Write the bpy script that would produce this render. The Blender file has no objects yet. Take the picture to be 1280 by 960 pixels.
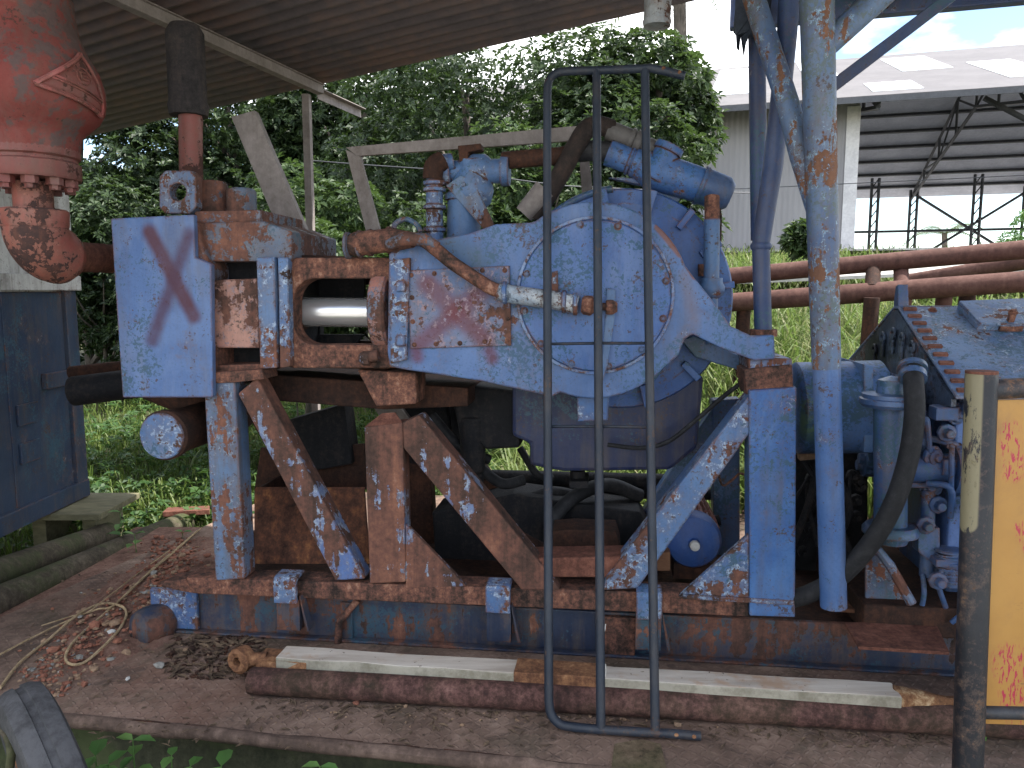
import bpy, bmesh, math, random
import numpy as np
from mathutils import Vector as V, Matrix

random.seed(7)
sc = bpy.context.scene
COL = sc.collection
FPX = 960.0
HOR = 365.0
PITCH = math.atan((480.0 - HOR) / FPX)
CAM = V((0, 0, 1.7))
FWD = V((0, math.cos(PITCH), -math.sin(PITCH)))
UPV = V((0, math.sin(PITCH), math.cos(PITCH)))
RT = V((1, 0, 0))


def ray(px, py):
    return FWD + RT * ((px - 640) / FPX) + UPV * ((480 - py) / FPX)


def P(px, py, Y):
    d = ray(px, py)
    return CAM + d * (Y / d.y)


def Z(px, py, z):
    d = ray(px, py)
    return CAM + d * ((z - CAM.z) / d.z)


_A = P(235, 735, 3.6)
_B = Z(992, 772, _A.z)
U = V((_B.x - _A.x, _B.y - _A.y, 0)).normalized()
W = V((-U.y, U.x, 0))           # away from the viewer
K = V((0, 0, 1))


def F(px, py, d=0.0):
    """point on the upright plane d metres behind the front of the stand"""
    r = ray(px, py)
    s = ((_A - CAM).dot(W) + d) / r.dot(W)
    return CAM + r * s


def PL(px, py, p0, n):
    r = ray(px, py)
    return CAM + r * ((p0 - CAM).dot(n) / r.dot(n))


# ------------------------------------------------------------------ mesh building
class MB:
    def __init__(s):
        s.v = []; s.f = []; s.sm = []; s.cuts = []

    def cut(s):
        s.cuts.append((len(s.v), len(s.f))); return s

    def add(s, vs, fs, smooth=False):
        o = len(s.v)
        s.v += [V(p) for p in vs]
        s.f += [tuple(i + o for i in f) for f in fs]
        s.sm += [smooth] * len(fs)
        return s

    def box(s, c, ax, ay, az):
        c = V(c)
        vs = [c + ax * i + ay * j + az * k for k in (-1, 1) for j in (-1, 1) for i in (-1, 1)]
        return s.add(vs, [(0, 1, 3, 2), (4, 6, 7, 5), (0, 4, 5, 1), (2, 3, 7, 6), (0, 2, 6, 4), (1, 5, 7, 3)])

    def prism(s, pts, vec):
        pts = [V(p) for p in pts]; n = len(pts)
        vs = pts + [p + vec for p in pts]
        fs = [tuple(range(n)), tuple(range(2 * n - 1, n - 1, -1))]
        fs += [(i, (i + 1) % n, (i + 1) % n + n, i + n) for i in range(n)]
        return s.add(vs, fs)

    def ring(s, outer, inner, vec):
        n = len(outer)
        vs = list(outer) + list(inner) + [p + vec for p in outer] + [p + vec for p in inner]
        fs = []
        for i in range(n):
            j = (i + 1) % n
            fs += [(i, j, n + j, n + i), (2 * n + i, 3 * n + i, 3 * n + j, 2 * n + j),
                   (i, 2 * n + i, 2 * n + j, j), (n + i, n + j, 3 * n + j, 3 * n + i)]
        return s.add(vs, fs)

    def tube(s, pts, r, n=14, caps=True):
        pts = [V(p) for p in pts]; m = len(pts)
        rs = r if isinstance(r, (list, tuple)) else [r] * m
        T = []
        for i in range(m):
            a = pts[max(i - 1, 0)]; b = pts[min(i + 1, m - 1)]
            T.append((b - a).normalized())
        ref = V((0, 0, 1)) if abs(T[0].z) < .9 else V((1, 0, 0))
        nx = T[0].cross(ref).normalized()
        vs = []
        for i in range(m):
            nx = (nx - T[i] * nx.dot(T[i])).normalized()
            ny = T[i].cross(nx)
            for k in range(n):
                a = 2 * math.pi * k / n
                vs.append(pts[i] + (nx * math.cos(a) + ny * math.sin(a)) * rs[i])
        fs = []
        for i in range(m - 1):
            for k in range(n):
                k2 = (k + 1) % n
                fs.append((i * n + k, i * n + k2, (i + 1) * n + k2, (i + 1) * n + k))
        s.add(vs, fs, True)
        if caps:
            s.add(vs[:n], [tuple(range(n - 1, -1, -1))]); s.add(vs[-n:], [tuple(range(n))])
        return s

    def cyl(s, a, b, r, r2=None, n=24, caps=True):
        return s.tube([a, b], [r, r if r2 is None else r2], n, caps)

    def lathe(s, o, ax, prof, n=32, smooth=True):
        """prof: (t along axis, radius); sharp profile steps are separate strips"""
        o = V(o); ax = V(ax).normalized()
        ref = V((0, 0, 1)) if abs(ax.z) < .9 else V((1, 0, 0))
        nx = ax.cross(ref).normalized(); ny = ax.cross(nx)
        rings = [[o + ax * t + (nx * math.cos(2 * math.pi * k / n) + ny * math.sin(2 * math.pi * k / n)) * max(r, 1e-4)
                  for k in range(n)] for t, r in prof]
        def turn(i):
            (a, b), (c, d), (e, f) = prof[i - 1], prof[i], prof[i + 1]
            p = V((c - a, d - b)); q = V((e - c, f - d))
            if p.length < 1e-6 or q.length < 1e-6: return False
            return p.normalized().dot(q.normalized()) > .82
        i = 0
        while i < len(prof) - 1:
            j = i + 1
            while j < len(prof) - 1 and turn(j): j += 1
            vs = sum(rings[i:j + 1], [])
            fs = []
            for q in range(j - i):
                for k in range(n):
                    k2 = (k + 1) % n
                    fs.append((q * n + k, q * n + k2, (q + 1) * n + k2, (q + 1) * n + k))
            s.add(vs, fs, smooth)
            i = j
        if prof[0][1] > 1e-3: s.add(rings[0], [tuple(range(n - 1, -1, -1))])
        if prof[-1][1] > 1e-3: s.add(rings[-1], [tuple(range(n))])
        return s

    def bolt(s, p, ax, r=.012, h=.012):
        ax = V(ax).normalized()
        s.lathe(V(p), ax, [(0, r * 1.5), (h * .25, r * 1.5)], 12, False)
        return s.lathe(V(p), ax, [(h * .25, r), (h, r), (h * 1.15, r * .7)], 6, False)

    def jitter(s, a):
        seen = {}
        for i, p in enumerate(s.v):
            k = (round(p.x, 4), round(p.y, 4), round(p.z, 4))
            if k not in seen:
                seen[k] = V((random.uniform(-a, a), random.uniform(-a, a), random.uniform(-a, a)))
            s.v[i] = p + seen[k]
        return s

    def build_each(s, name, mat, parent=None, bevel=0.0, seg=2):
        c = [(0, 0)] + s.cuts + [(len(s.v), len(s.f))]; out = []
        for (v0, f0), (v1, f1) in zip(c, c[1:]):
            if f1 <= f0: continue
            q = MB(); q.v = s.v[v0:v1]; q.f = [tuple(i - v0 for i in f) for f in s.f[f0:f1]]; q.sm = s.sm[f0:f1]
            out.append(q.build(name, mat, parent, bevel, seg))
        return out

    def build(s, name, mat, parent=None, bevel=0.0, seg=2, weld=True):
        org = root_loc(parent)
        me = bpy.data.meshes.new(name)
        me.from_pydata([(p - org)[:] for p in s.v], [], s.f)
        me.polygons.foreach_set('use_smooth', s.sm)
        bm = bmesh.new(); bm.from_mesh(me)
        if weld: bmesh.ops.remove_doubles(bm, verts=bm.verts, dist=1e-5)
        bmesh.ops.recalc_face_normals(bm, faces=bm.faces)
        for e in bm.edges:
            if len(e.link_faces) == 2 and e.calc_face_angle(0) > math.radians(40): e.smooth = False
        bm.to_mesh(me); bm.free()
        me.materials.append(mat)
        o = bpy.data.objects.new(name, me); COL.objects.link(o)
        if parent: o.parent = parent
        if bevel:
            m = o.modifiers.new('Bevel', 'BEVEL'); m.width = bevel; m.segments = seg
            m.limit_method = 'ANGLE'; m.angle_limit = math.radians(38); m.harden_normals = False
        return o


def root_loc(p):
    while p is not None and p.parent is not None: p = p.parent
    return V(p.location) if p is not None else V((0, 0, 0))


def thing(name, label, cat, loc, group=None):
    o = bpy.data.objects.new(name, None); COL.objects.link(o)
    o.location = V(loc); o.empty_display_size = .1
    tag(o, label, cat, group)
    return o


def tag(o, label, cat, group=None):
    o['label'] = label; o['category'] = cat
    if group: o['group'] = group
    return o


def np_mesh(name, verts, faces, mat, parent=None, smooth=False):
    """many equal faces; verts (n,3), faces (m,k)"""
    org = root_loc(parent)
    me = bpy.data.meshes.new(name)
    verts = np.asarray(verts, np.float32) - np.array(org[:], np.float32)
    faces = np.asarray(faces, np.int32); k = faces.shape[1]
    me.vertices.add(len(verts)); me.vertices.foreach_set('co', verts.ravel())
    me.loops.add(faces.size); me.loops.foreach_set('vertex_index', faces.ravel())
    me.polygons.add(len(faces)); me.polygons.foreach_set('loop_start', np.arange(0, faces.size, k, dtype=np.int32))
    me.update(calc_edges=True)
    me.polygons.foreach_set('use_smooth', [smooth] * len(faces))
    me.materials.append(mat)
    o = bpy.data.objects.new(name, me); COL.objects.link(o)
    if parent: o.parent = parent
    return o


def curve(pts, n=8):
    """Catmull-Rom through pts"""
    pts = [V(p) for p in pts]
    q = [pts[0] * 2 - pts[1]] + pts + [pts[-1] * 2 - pts[-2]]
    out = []
    for i in range(1, len(q) - 2):
        a, b, c, d = q[i - 1:i + 3]
        for k in range(n):
            t = k / n
            out.append(.5 * ((2 * b) + (c - a) * t + (2 * a - 5 * b + 4 * c - d) * t * t + (3 * b - a - 3 * c + d) * t ** 3))
    out.append(pts[-1])
    return out


def arcpts(cx, cy, rx, ry, a0, a1, n, d):
    return [F(cx + rx * math.cos(math.radians(a0 + (a1 - a0) * i / n)),
              cy + ry * math.sin(math.radians(a0 + (a1 - a0) * i / n)), d) for i in range(n + 1)]


def mpp(d=0.0, px=640, py=500):
    """metres per photo pixel on plane d near a pixel"""
    return (F(px + 1, py, d) - F(px, py, d)).length
# ------------------------------------------------------------------ materials
class NT:
    def __init__(s, name):
        s.m = bpy.data.materials.new(name); s.m.use_nodes = True
        s.t = s.m.node_tree; s.t.nodes.clear()
        s.out = s.t.nodes.new('ShaderNodeOutputMaterial')
        s.bsdf = s.t.nodes.new('ShaderNodeBsdfPrincipled')
        s.t.links.new(s.bsdf.outputs[0], s.out.inputs[0])
        s.co = s.t.nodes.new('ShaderNodeTexCoord').outputs['Object']

    def link(s, a, inp):
        if hasattr(a, 'is_output') or isinstance(a, bpy.types.NodeSocket): s.t.links.new(a, inp)
        else:
            if isinstance(a, (tuple, list)) and len(a) == 3 and inp.type == 'RGBA': a = (*a, 1)
            inp.default_value = a

    def math(s, op, a, b=0.0, c=0.0, clamp=False):
        n = s.t.nodes.new('ShaderNodeMath'); n.operation = op; n.use_clamp = clamp
        s.link(a, n.inputs[0]); s.link(b, n.inputs[1])
        if op in ('MULTIPLY_ADD', 'SMOOTH_MIN', 'SMOOTH_MAX'): s.link(c, n.inputs[2])
        return n.outputs[0]

    def vm(s, op, a, b=(0, 0, 0), sc=None):
        n = s.t.nodes.new('ShaderNodeVectorMath'); n.operation = op
        s.link(a, n.inputs[0])
        if op not in ('LENGTH', 'SCALE', 'NORMALIZE'): s.link(b, n.inputs[1])
        if sc is not None: s.link(sc, n.inputs['Scale'])
        return n.outputs['Value'] if op in ('DOT_PRODUCT', 'LENGTH', 'DISTANCE') else n.outputs['Vector']

    def noise(s, scale, detail=6, rough=.6, dist=0.0, vec=None, stretch=None, col=False):
        v = s.co if vec is None else vec
        if stretch: v = s.vm('MULTIPLY', v, stretch)
        n = s.t.nodes.new('ShaderNodeTexNoise')
        n.inputs['Scale'].default_value = scale; n.inputs['Detail'].default_value = detail
        n.inputs['Roughness'].default_value = rough; n.inputs['Distortion'].default_value = dist
        s.t.links.new(v, n.inputs['Vector'])
        return n.outputs['Color' if col else 'Fac']

    def vor(s, scale, feature='F1', out='Distance', vec=None, rand=1.0):
        n = s.t.nodes.new('ShaderNodeTexVoronoi'); n.feature = feature
        n.inputs['Scale'].default_value = scale; n.inputs['Randomness'].default_value = rand
        s.t.links.new(s.co if vec is None else vec, n.inputs['Vector'])
        return n.outputs[out]

    def step(s, x, a, b):
        n = s.t.nodes.new('ShaderNodeMapRange'); n.interpolation_type = 'SMOOTHSTEP'
        s.link(x, n.inputs[0]); s.link(a, n.inputs[1]); s.link(b, n.inputs[2])
        n.inputs[3].default_value = 0; n.inputs[4].default_value = 1
        return n.outputs[0]

    def mix(s, f, a, b, mode='MIX'):
        n = s.t.nodes.new('ShaderNodeMix'); n.data_type = 'RGBA'; n.blend_type = mode
        s.link(f, n.inputs[0]); s.link(a, n.inputs[6]); s.link(b, n.inputs[7])
        return n.outputs[2]

    def ramp(s, x, stops):
        n = s.t.nodes.new('ShaderNodeValToRGB'); s.t.links.new(x, n.inputs[0])
        e = n.color_ramp.elements
        while len(e) < len(stops): e.new(.5)
        for i, (p, c) in enumerate(stops):
            e[i].position = p; e[i].color = (*c, 1)
        return n.outputs[0]

    def bump(s, h, strength=.3, dist=.004, normal=None):
        n = s.t.nodes.new('ShaderNodeBump'); n.inputs['Strength'].default_value = strength
        n.inputs['Distance'].default_value = dist
        s.t.links.new(h, n.inputs['Height'])
        if normal is not None: s.t.links.new(normal, n.inputs['Normal'])
        return n.outputs[0]

    def edge(s, r=.012):
        b = s.t.nodes.new('ShaderNodeBevel'); b.samples = 4; b.inputs['Radius'].default_value = r
        g = s.t.nodes.new('ShaderNodeNewGeometry')
        d = s.vm('DOT_PRODUCT', b.outputs[0], g.outputs['Normal'])
        return s.step(d, .985, .86)

    def seg(s, a, b, w, soft=.45):
        """1 inside a stroke from a to b (object space)"""
        a = V(a); b = V(b); ba = b - a
        pa = s.vm('SUBTRACT', s.co, tuple(a))
        h = s.math('DIVIDE', s.vm('DOT_PRODUCT', pa, tuple(ba)), ba.length_squared, clamp=True)
        d = s.vm('LENGTH', s.vm('SUBTRACT', pa, s.vm('SCALE', tuple(ba), sc=h)))
        return s.step(d, w, w * soft)

    def done(s, col, rough, normal=None, metal=0.0, spec=.4):
        s.link(col, s.bsdf.inputs['Base Color']); s.link(rough, s.bsdf.inputs['Roughness'])
        s.link(metal, s.bsdf.inputs['Metallic']); s.bsdf.inputs['Specular IOR Level'].default_value = spec
        if normal is not None: s.link(normal, s.bsdf.inputs['Normal'])
        return s.m


RUST = [(.37, (.020, .014, .012)), (.455, (.062, .034, .026)), (.535, (.122, .055, .040)), (.60, (.18, .080, .052)), (.66, (.27, .15, .105))]
RUSTPINK = [(.28, (.035, .017, .013)), (.45, (.10, .040, .028)), (.58, (.16, .065, .045)), (.75, (.25, .12, .085))]


def paint(name, base, light, rust=.56, rim=(.33, .42, .50), spots=.0, streak=.12, big=2.4, edge=.12, rough=.5,
          dark=(.018, .028, .045), marks=(), rustramp=RUST, grime=.35, org=None, extra=None, spotcol=(.03, .07, .10),
          rimw=.022, spec=.3):
    """layered paint flaking off rusty steel: rust = share threshold (higher is sounder paint)"""
    n = NT(name)
    n1 = n.noise(big, 6, .6, .3)
    n2 = n.noise(big * 5, 8, .70, .2)
    n3 = n.noise(big * 21, 6, .7)
    ns = n.noise(12, 6, .65, vec=n.vm('MULTIPLY', n.co, (1, 1, .11)))
    m = n.math('ADD', n.math('MULTIPLY', n1, .46), n.math('ADD', n.math('MULTIPLY', n2, .36), n.math('MULTIPLY', n3, .18)))
    m = n.math('ADD', m, n.math('MULTIPLY', n.math('SUBTRACT', ns, .5), streak * 1.4))
    if edge:
        m = n.math('ADD', m, n.math('MULTIPLY', n.math('MULTIPLY', n.edge(.016), n.step(n.noise(6, 6, .7), .40, .58)), edge * 2.1))
    rm = n.step(m, rust - .005, rust + .008)
    rimm = n.math('MULTIPLY', n.step(m, rust - rimw, rust - rimw * .35), n.step(n.noise(34, 5, .75), .46, .60))
    halo = n.math('MULTIPLY', n.step(m, rust - .085, rust), .38)
    # paint tone
    tone = n.noise(1.7, 6, .65, .6)
    col = n.mix(n.step(tone, .36, .66), base, light)
    fine = n.noise(75, 5, .75)
    col = n.mix(n.math('MULTIPLY', n.step(fine, .45, .75), .22), col, light)
    col = n.mix(n.math('MULTIPLY', n.step(fine, .52, .28), .30), col, tuple(c * .55 for c in base))
    chalk = n.noise(5, 8, .72, .3, vec=n.vm('MULTIPLY', n.co, (1, 1, .35)))
    col = n.mix(n.math('MULTIPLY', n.step(chalk, .50, .68), .42), col, tuple(c * .8 + .24 * max(light) for c in light))
    # dirt runs and film
    run = n.noise(15, 7, .7, vec=n.vm('MULTIPLY', n.co, (1, 1, .07)))
    dirt = n.math('MULTIPLY', n.step(n.math('ADD', n.math('MULTIPLY', run, .6), n.math('MULTIPLY', n.noise(4, 9, .72), .4)), .45, .68), grime)
    col = n.mix(dirt, col, (.085, .068, .055))
    col = n.mix(halo, col, (.12, .075, .055))
    if spots:
        sp = n.noise(62, 6, .72, .4); cl = n.noise(2.7, 7, .68, .6)
        sm = n.math('MULTIPLY', n.step(n.math('ADD', n.math('MULTIPLY', sp, .45), n.math('MULTIPLY', cl, .55)), .572 - spots * .045, .588 - spots * .045), .82)
        col = n.mix(sm, col, spotcol)
    ch = n.math('ADD', n.math('MULTIPLY', n.noise(58, 6, .72), .55), n.math('MULTIPLY', n.noise(6.3, 6, .65), .45))
    col = n.mix(n.math('MULTIPLY', n.step(ch, .578, .592), .85), col, (.055, .034, .028))
    for (a, b, w, c, op, soft) in marks:
        a = V(a) - org; b = V(b) - org
        k = n.seg(a, b, w, soft)
        k = n.math('MULTIPLY', k, n.math('MULTIPLY_ADD', n.noise(7, 6, .7), .7, .55), clamp=True)
        col = n.mix(n.math('MULTIPLY', k, op, clamp=True), col, c)
    rc = n.ramp(n.math('ADD', n.math('MULTIPLY', n.noise(36, 7, .72), .30), n.math('ADD', n.math('MULTIPLY', n.noise(3.6, 6, .65), .38), n.math('MULTIPLY', run, .32))), rustramp)
    col = n.mix(rimm, col, n.mix(n.noise(20, 3), rim, light))
    col = n.mix(rm, col, rc)
    if extra: col = extra(n, col)
    rg = n.math('MULTIPLY_ADD', rm, .9 - rough, n.math('MULTIPLY_ADD', fine, .2, rough - .1))
    h = n.math('MULTIPLY_ADD', rm, -.8, n.math('MULTIPLY', n.noise(30, 8, .7), .55))
    h = n.math('ADD', h, n.math('MULTIPLY', n.noise(6, 4), .5))
    return n.done(col, rg, n.bump(h, .55, .006), 0, spec)


def rusty(name, ramp=RUST, patch=None, patch_thr=.6, scale=5, rough=.88, bump=.6, moss=0):
    n = NT(name)
    x = n.math('ADD', n.math('MULTIPLY', n.noise(scale, 9, .68, .3), .42), n.math('MULTIPLY', n.noise(scale * 8, 9, .78), .58))
    x = n.math('ADD', x, n.math('MULTIPLY', n.math('SUBTRACT', n.noise(14, 6, .7, vec=n.vm('MULTIPLY', n.co, (1, 1, .1))), .5), .35))
    x = n.math('MULTIPLY_ADD', n.math('SUBTRACT', x, .5), 1.35, .5)
    col = n.ramp(x, ramp)
    if patch:
        pm = n.step(n.math('ADD', n.math('MULTIPLY', n.noise(3.4, 8, .65, .4), .6), n.math('MULTIPLY', n.noise(22, 6, .7), .4)), patch_thr, patch_thr + .02)
        col = n.mix(pm, col, n.mix(n.noise(9, 4), patch, tuple(min(1, c * 1.6 + .03) for c in patch)))
    if moss:
        col = n.mix(n.math('MULTIPLY', n.step(n.noise(2.2, 8, .7), .46, .62), moss), col, (.045, .06, .02))
    h = n.math('ADD', n.noise(40, 8, .75), n.math('MULTIPLY', n.noise(9, 6), .8))
    return n.done(col, rough, n.bump(h, bump, .006), 0, .25)


BLUE = (.033, .088, .215); BLUEL = (.082, .150, .275)
M = {}
M['blue'] = paint('blue_flaking_paint', BLUE, BLUEL, rust=.615, spots=.35, edge=.09)
M['blue_sound'] = paint('blue_paint', (.026, .084, .245), (.062, .145, .33), rust=.60, spots=.6, edge=.10, streak=.18, grime=.55, big=3.6)
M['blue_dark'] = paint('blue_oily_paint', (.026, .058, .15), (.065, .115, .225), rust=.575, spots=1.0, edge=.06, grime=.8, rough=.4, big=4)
M['blue_flat'] = paint('blue_chipped_paint', (.034, .088, .225), (.085, .155, .29), rust=.54, spots=.3, edge=.12, rim=(.42, .50, .58), rimw=.045)
M['stand'] = paint('stand_flaking_paint', (.042, .095, .20), (.10, .165, .28), rust=.522, rim=(.30, .37, .42), edge=.10, grime=.75, big=2.2, streak=.30, spots=.6, spotcol=(.06, .10, .13))
M['stand_rust'] = paint('rusty_stand_paint', (.07, .125, .29), (.19, .255, .37), rust=.455, rim=(.30, .33, .36), edge=.10, grime=.6, big=2.0, streak=.38, rimw=.05)
M['flaky'] = paint('heavily_flaked_paint', (.036, .060, .115), (.095, .125, .18), rust=.487, big=5, rim=(.17, .19, .21), spots=1.0, edge=.05, grime=.6)
M['primer'] = paint('pink_primer_patches', (.30, .125, .10), (.36, .19, .15), rust=.512, rim=(.07, .12, .18), big=4.2, edge=.08, spots=1.1, spotcol=(.055, .11, .17), grime=.3, streak=.3, rimw=.05)
M['skid'] = paint('skid_dirty_paint', (.015, .023, .048), (.030, .044, .078), rust=.545, rim=(.07, .07, .06), spots=.6, edge=.05, grime=.85, big=1.5, rough=.55, streak=.3)
M['red'] = paint('red_flaking_paint', (.150, .036, .031), (.185, .056, .048), rust=.548, rim=(.26, .12, .11), edge=.04, grime=.6, big=1.9,
                 rustramp=[(.3, (.02, .012, .012)), (.5, (.05, .024, .02)), (.65, (.11, .045, .03)), (.8, (.26, .10, .05))], streak=-.0)
M['rust'] = rusty('rusty_steel')
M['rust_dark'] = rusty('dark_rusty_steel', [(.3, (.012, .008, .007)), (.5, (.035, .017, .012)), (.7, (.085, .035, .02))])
M['rust_red'] = rusty('red_rusty_steel', RUSTPINK)
M['rust_pipe'] = rusty('rusty_drill_pipe', [(.32, (.018, .012, .011)), (.46, (.045, .022, .019)), (.58, (.10, .050, .043)), (.72, (.18, .098, .083))], moss=.15)
M['rail_pipe'] = rusty('rusty_rail_paint', [(.28, (.045, .022, .018)), (.5, (.085, .041, .033)), (.7, (.125, .068, .055))], scale=3, bump=.3)
M['old_pipe'] = rusty('mossy_old_pipe', [(.3, (.02, .017, .012)), (.5, (.06, .048, .034)), (.7, (.12, .10, .075))], moss=.7)
M['orange_rust'] = rusty('orange_rust', [(.3, (.045, .022, .014)), (.45, (.12, .055, .03)), (.6, (.24, .12, .06)), (.75, (.45, .28, .16))])
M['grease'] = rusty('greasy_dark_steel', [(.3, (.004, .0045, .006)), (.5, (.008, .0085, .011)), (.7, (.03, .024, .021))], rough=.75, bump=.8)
M['grey_steel'] = rusty('grey_channel_steel', [(.3, (.13, .11, .10)), (.5, (.20, .175, .165)), (.72, (.28, .25, .24))], scale=2.5, bump=.15, rough=.7)
M['rubber'] = rusty('black_hose_rubber', [(.3, (.007, .0075, .009)), (.5, (.014, .0145, .017)), (.72, (.034, .034, .037))], scale=4, rough=.7, bump=.2)
M['ladder'] = paint('dark_ladder_paint', (.010, .015, .026), (.022, .030, .045), rust=.66, spots=0, rim=(.06, .05, .045), edge=.04, grime=.3, rough=.5)
M['post_black'] = paint('black_flaking_paint', (.010, .012, .018), (.035, .038, .045), rust=.575, big=7, rim=(.10, .08, .06), grime=.35, edge=.06,
                        rustramp=[(.3, (.06, .035, .022)), (.5, (.16, .09, .06)), (.7, (.28, .17, .11))])


def chrome():
    n = NT('polished_rod')
    col = n.mix(n.step(n.noise(6, 5, .6, vec=n.vm('MULTIPLY', n.co, (.3, 1, 1))), .35, .7), (.55, .55, .56), (.75, .74, .73))
    return n.done(col, n.math('MULTIPLY_ADD', n.noise(20, 4), .14, .16), None, .72)
M['chrome'] = chrome()


def timber():
    n = NT('white_painted_beam')
    g = n.noise(5, 7, .65, vec=n.vm('MULTIPLY', n.co, (.25, 2, 2)))
    col = n.ramp(g, [(.3, (.28, .24, .20)), (.5, (.46, .41, .355)), (.7, (.56, .52, .465))])
    r = n.step(n.math('ADD', n.math('MULTIPLY', n.noise(1.8, 6, .65), .6), n.math('MULTIPLY', n.noise(14, 6), .4)), .53, .66)
    col = n.mix(n.math('MULTIPLY', r, .75), col, (.36, .22, .13))
    col = n.mix(n.step(n.noise(30, 6, .7), .64, .68), col, (.07, .045, .03))
    geo = n.t.nodes.new('ShaderNodeNewGeometry')
    return n.done(col, .75, n.bump(n.noise(25, 8, .7), .4, .004))
M['timber'] = timber()


def yellow(org, marks):
    n = NT('yellow_board_paint')
    col = n.mix(n.step(n.noise(2, 5, .6), .35, .65), (.30, .150, .034), (.355, .19, .047))
    sc_ = n.noise(14, 8, .75, vec=n.vm('MULTIPLY', n.co, (.25, 1, 2.2)))
    col = n.mix(n.math('MULTIPLY', n.step(n.noise(2.5, 9, .72, .4), .48, .66), .55), col, (.19, .10, .045))
    col = n.mix(n.step(sc_, .62, .64), col, (.10, .05, .03))
    for (a, b, w) in marks:
        p = V(a) - org; q = V(b) - org
        k = n.seg(p, q, w, .1)
        st = n.noise(24, 4, .7, .5, vec=n.vm('MULTIPLY', n.co, (4.2, 1, 1.1)))
        k = n.math('MULTIPLY', n.step(k, 0, .5), n.step(st, .52, .56))
        col = n.mix(k, col, (.30, .015, .045))
    return n.done(col, .5, n.bump(n.noise(18, 6), .15, .003))


def deckmat():
    n = NT('rusty_checker_plate')
    x = n.math('ADD', n.math('MULTIPLY', n.noise(1.1, 9, .66, .5), .6), n.math('MULTIPLY', n.noise(11, 8, .7), .4))
    col = n.ramp(x, [(.36, (.060, .040, .031)), (.45, (.145, .094, .071)), (.54, (.225, .150, .115)), (.64, (.33, .235, .185))])
    col = n.mix(n.step(n.noise(.8, 6, .6), .50, .66), col, n.mix(.5, col, (.17, .07, .045)))
    col = n.mix(n.math('MULTIPLY', n.step(n.noise(1.7, 9, .72, .5), .50, .64), .7), col, (.060, .052, .034))
    col = n.mix(n.math('MULTIPLY', n.step(n.noise(2.6, 9, .75, .8), .54, .60), .55), col, (.05, .036, .03))
    col = n.mix(n.step(n.noise(60, 4, .75), .68, .74), col, (.24, .20, .17))
    # raised lozenges
    p = n.vm('SCALE', n.vm('MULTIPLY', n.co, (1, 1, 0)), sc=26.0)
    fl = n.t.nodes.new('ShaderNodeSeparateXYZ'); n.t.links.new(n.vm('FLOOR', p), fl.inputs[0])
    fr = n.t.nodes.new('ShaderNodeSeparateXYZ'); n.t.links.new(n.vm('FRACTION', p), fr.inputs[0])
    par = n.math('MODULO', n.math('ABSOLUTE', n.math('ADD', fl.outputs[0], fl.outputs[1])), 2.0)
    fx = n.math('SUBTRACT', fr.outputs[0], .5); fy = n.math('SUBTRACT', fr.outputs[1], .5)
    sgn = n.math('MULTIPLY_ADD', par, 2, -1)
    a = n.math('ADD', fx, n.math('MULTIPLY', fy, sgn)); b = n.math('SUBTRACT', n.math('MULTIPLY', fx, sgn), fy)
    e = n.math('SQRT', n.math('ADD', n.math('POWER', n.math('DIVIDE', a, .62), 2), n.math('POWER', n.math('DIVIDE', b, .2), 2)))
    loz = n.step(e, 1.05, .75)
    wear = n.step(n.noise(.9, 4, .6), .42, .58)
    loz = n.math('MULTIPLY', loz, n.math('MULTIPLY_ADD', wear, .65, .35))
    col = n.mix(n.math('MULTIPLY', n.math('SUBTRACT', 1.0, loz), .22), col, (.05, .036, .03))
    col = n.mix(n.math('MULTIPLY', loz, .22), col, (.28, .21, .175))
    h = n.math('ADD', n.math('MULTIPLY', loz, 1.6), n.math('MULTIPLY', n.noise(24, 8, .7), .8))
    return n.done(col, .8, n.bump(h, .9, .006), 0, .3)
M['deck'] = deckmat()


def roofmat():
    n = NT('rusted_roof_sheet')
    x = n.math('ADD', n.math('MULTIPLY', n.noise(1.2, 8, .65, .5), .6), n.math('MULTIPLY', n.noise(12, 7, .7), .4))
    col = n.ramp(x, [(.34, (.060, .052, .058)), (.46, (.095, .080, .083)), (.56, (.135, .095, .084)), (.68, (.19, .115, .088))])
    return n.done(col, .7, n.bump(n.noise(40, 6), .2, .003), .0)
M['roof'] = roofmat()
M['deck_edge'] = rusty('worn_deck_edge', [(.3, (.045, .031, .025)), (.5, (.095, .064, .051)), (.7, (.18, .125, .10))], scale=3, bump=.8)


def plain(name, c1, c2, scale=3, rough=.7, bump=.2, stretch=None, metal=0):
    n = NT(name)
    v = n.vm('MULTIPLY', n.co, stretch) if stretch else n.co
    col = n.mix(n.step(n.math('ADD', n.math('MULTIPLY', n.noise(scale, 8, .65, .3, vec=v), .6), n.math('MULTIPLY', n.noise(scale * 8, 6, .7, vec=v), .4)), .38, .62), c1, c2)
    return n.done(col, rough, n.bump(n.noise(scale * 9, 6, .7), bump, .004), metal)


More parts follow.
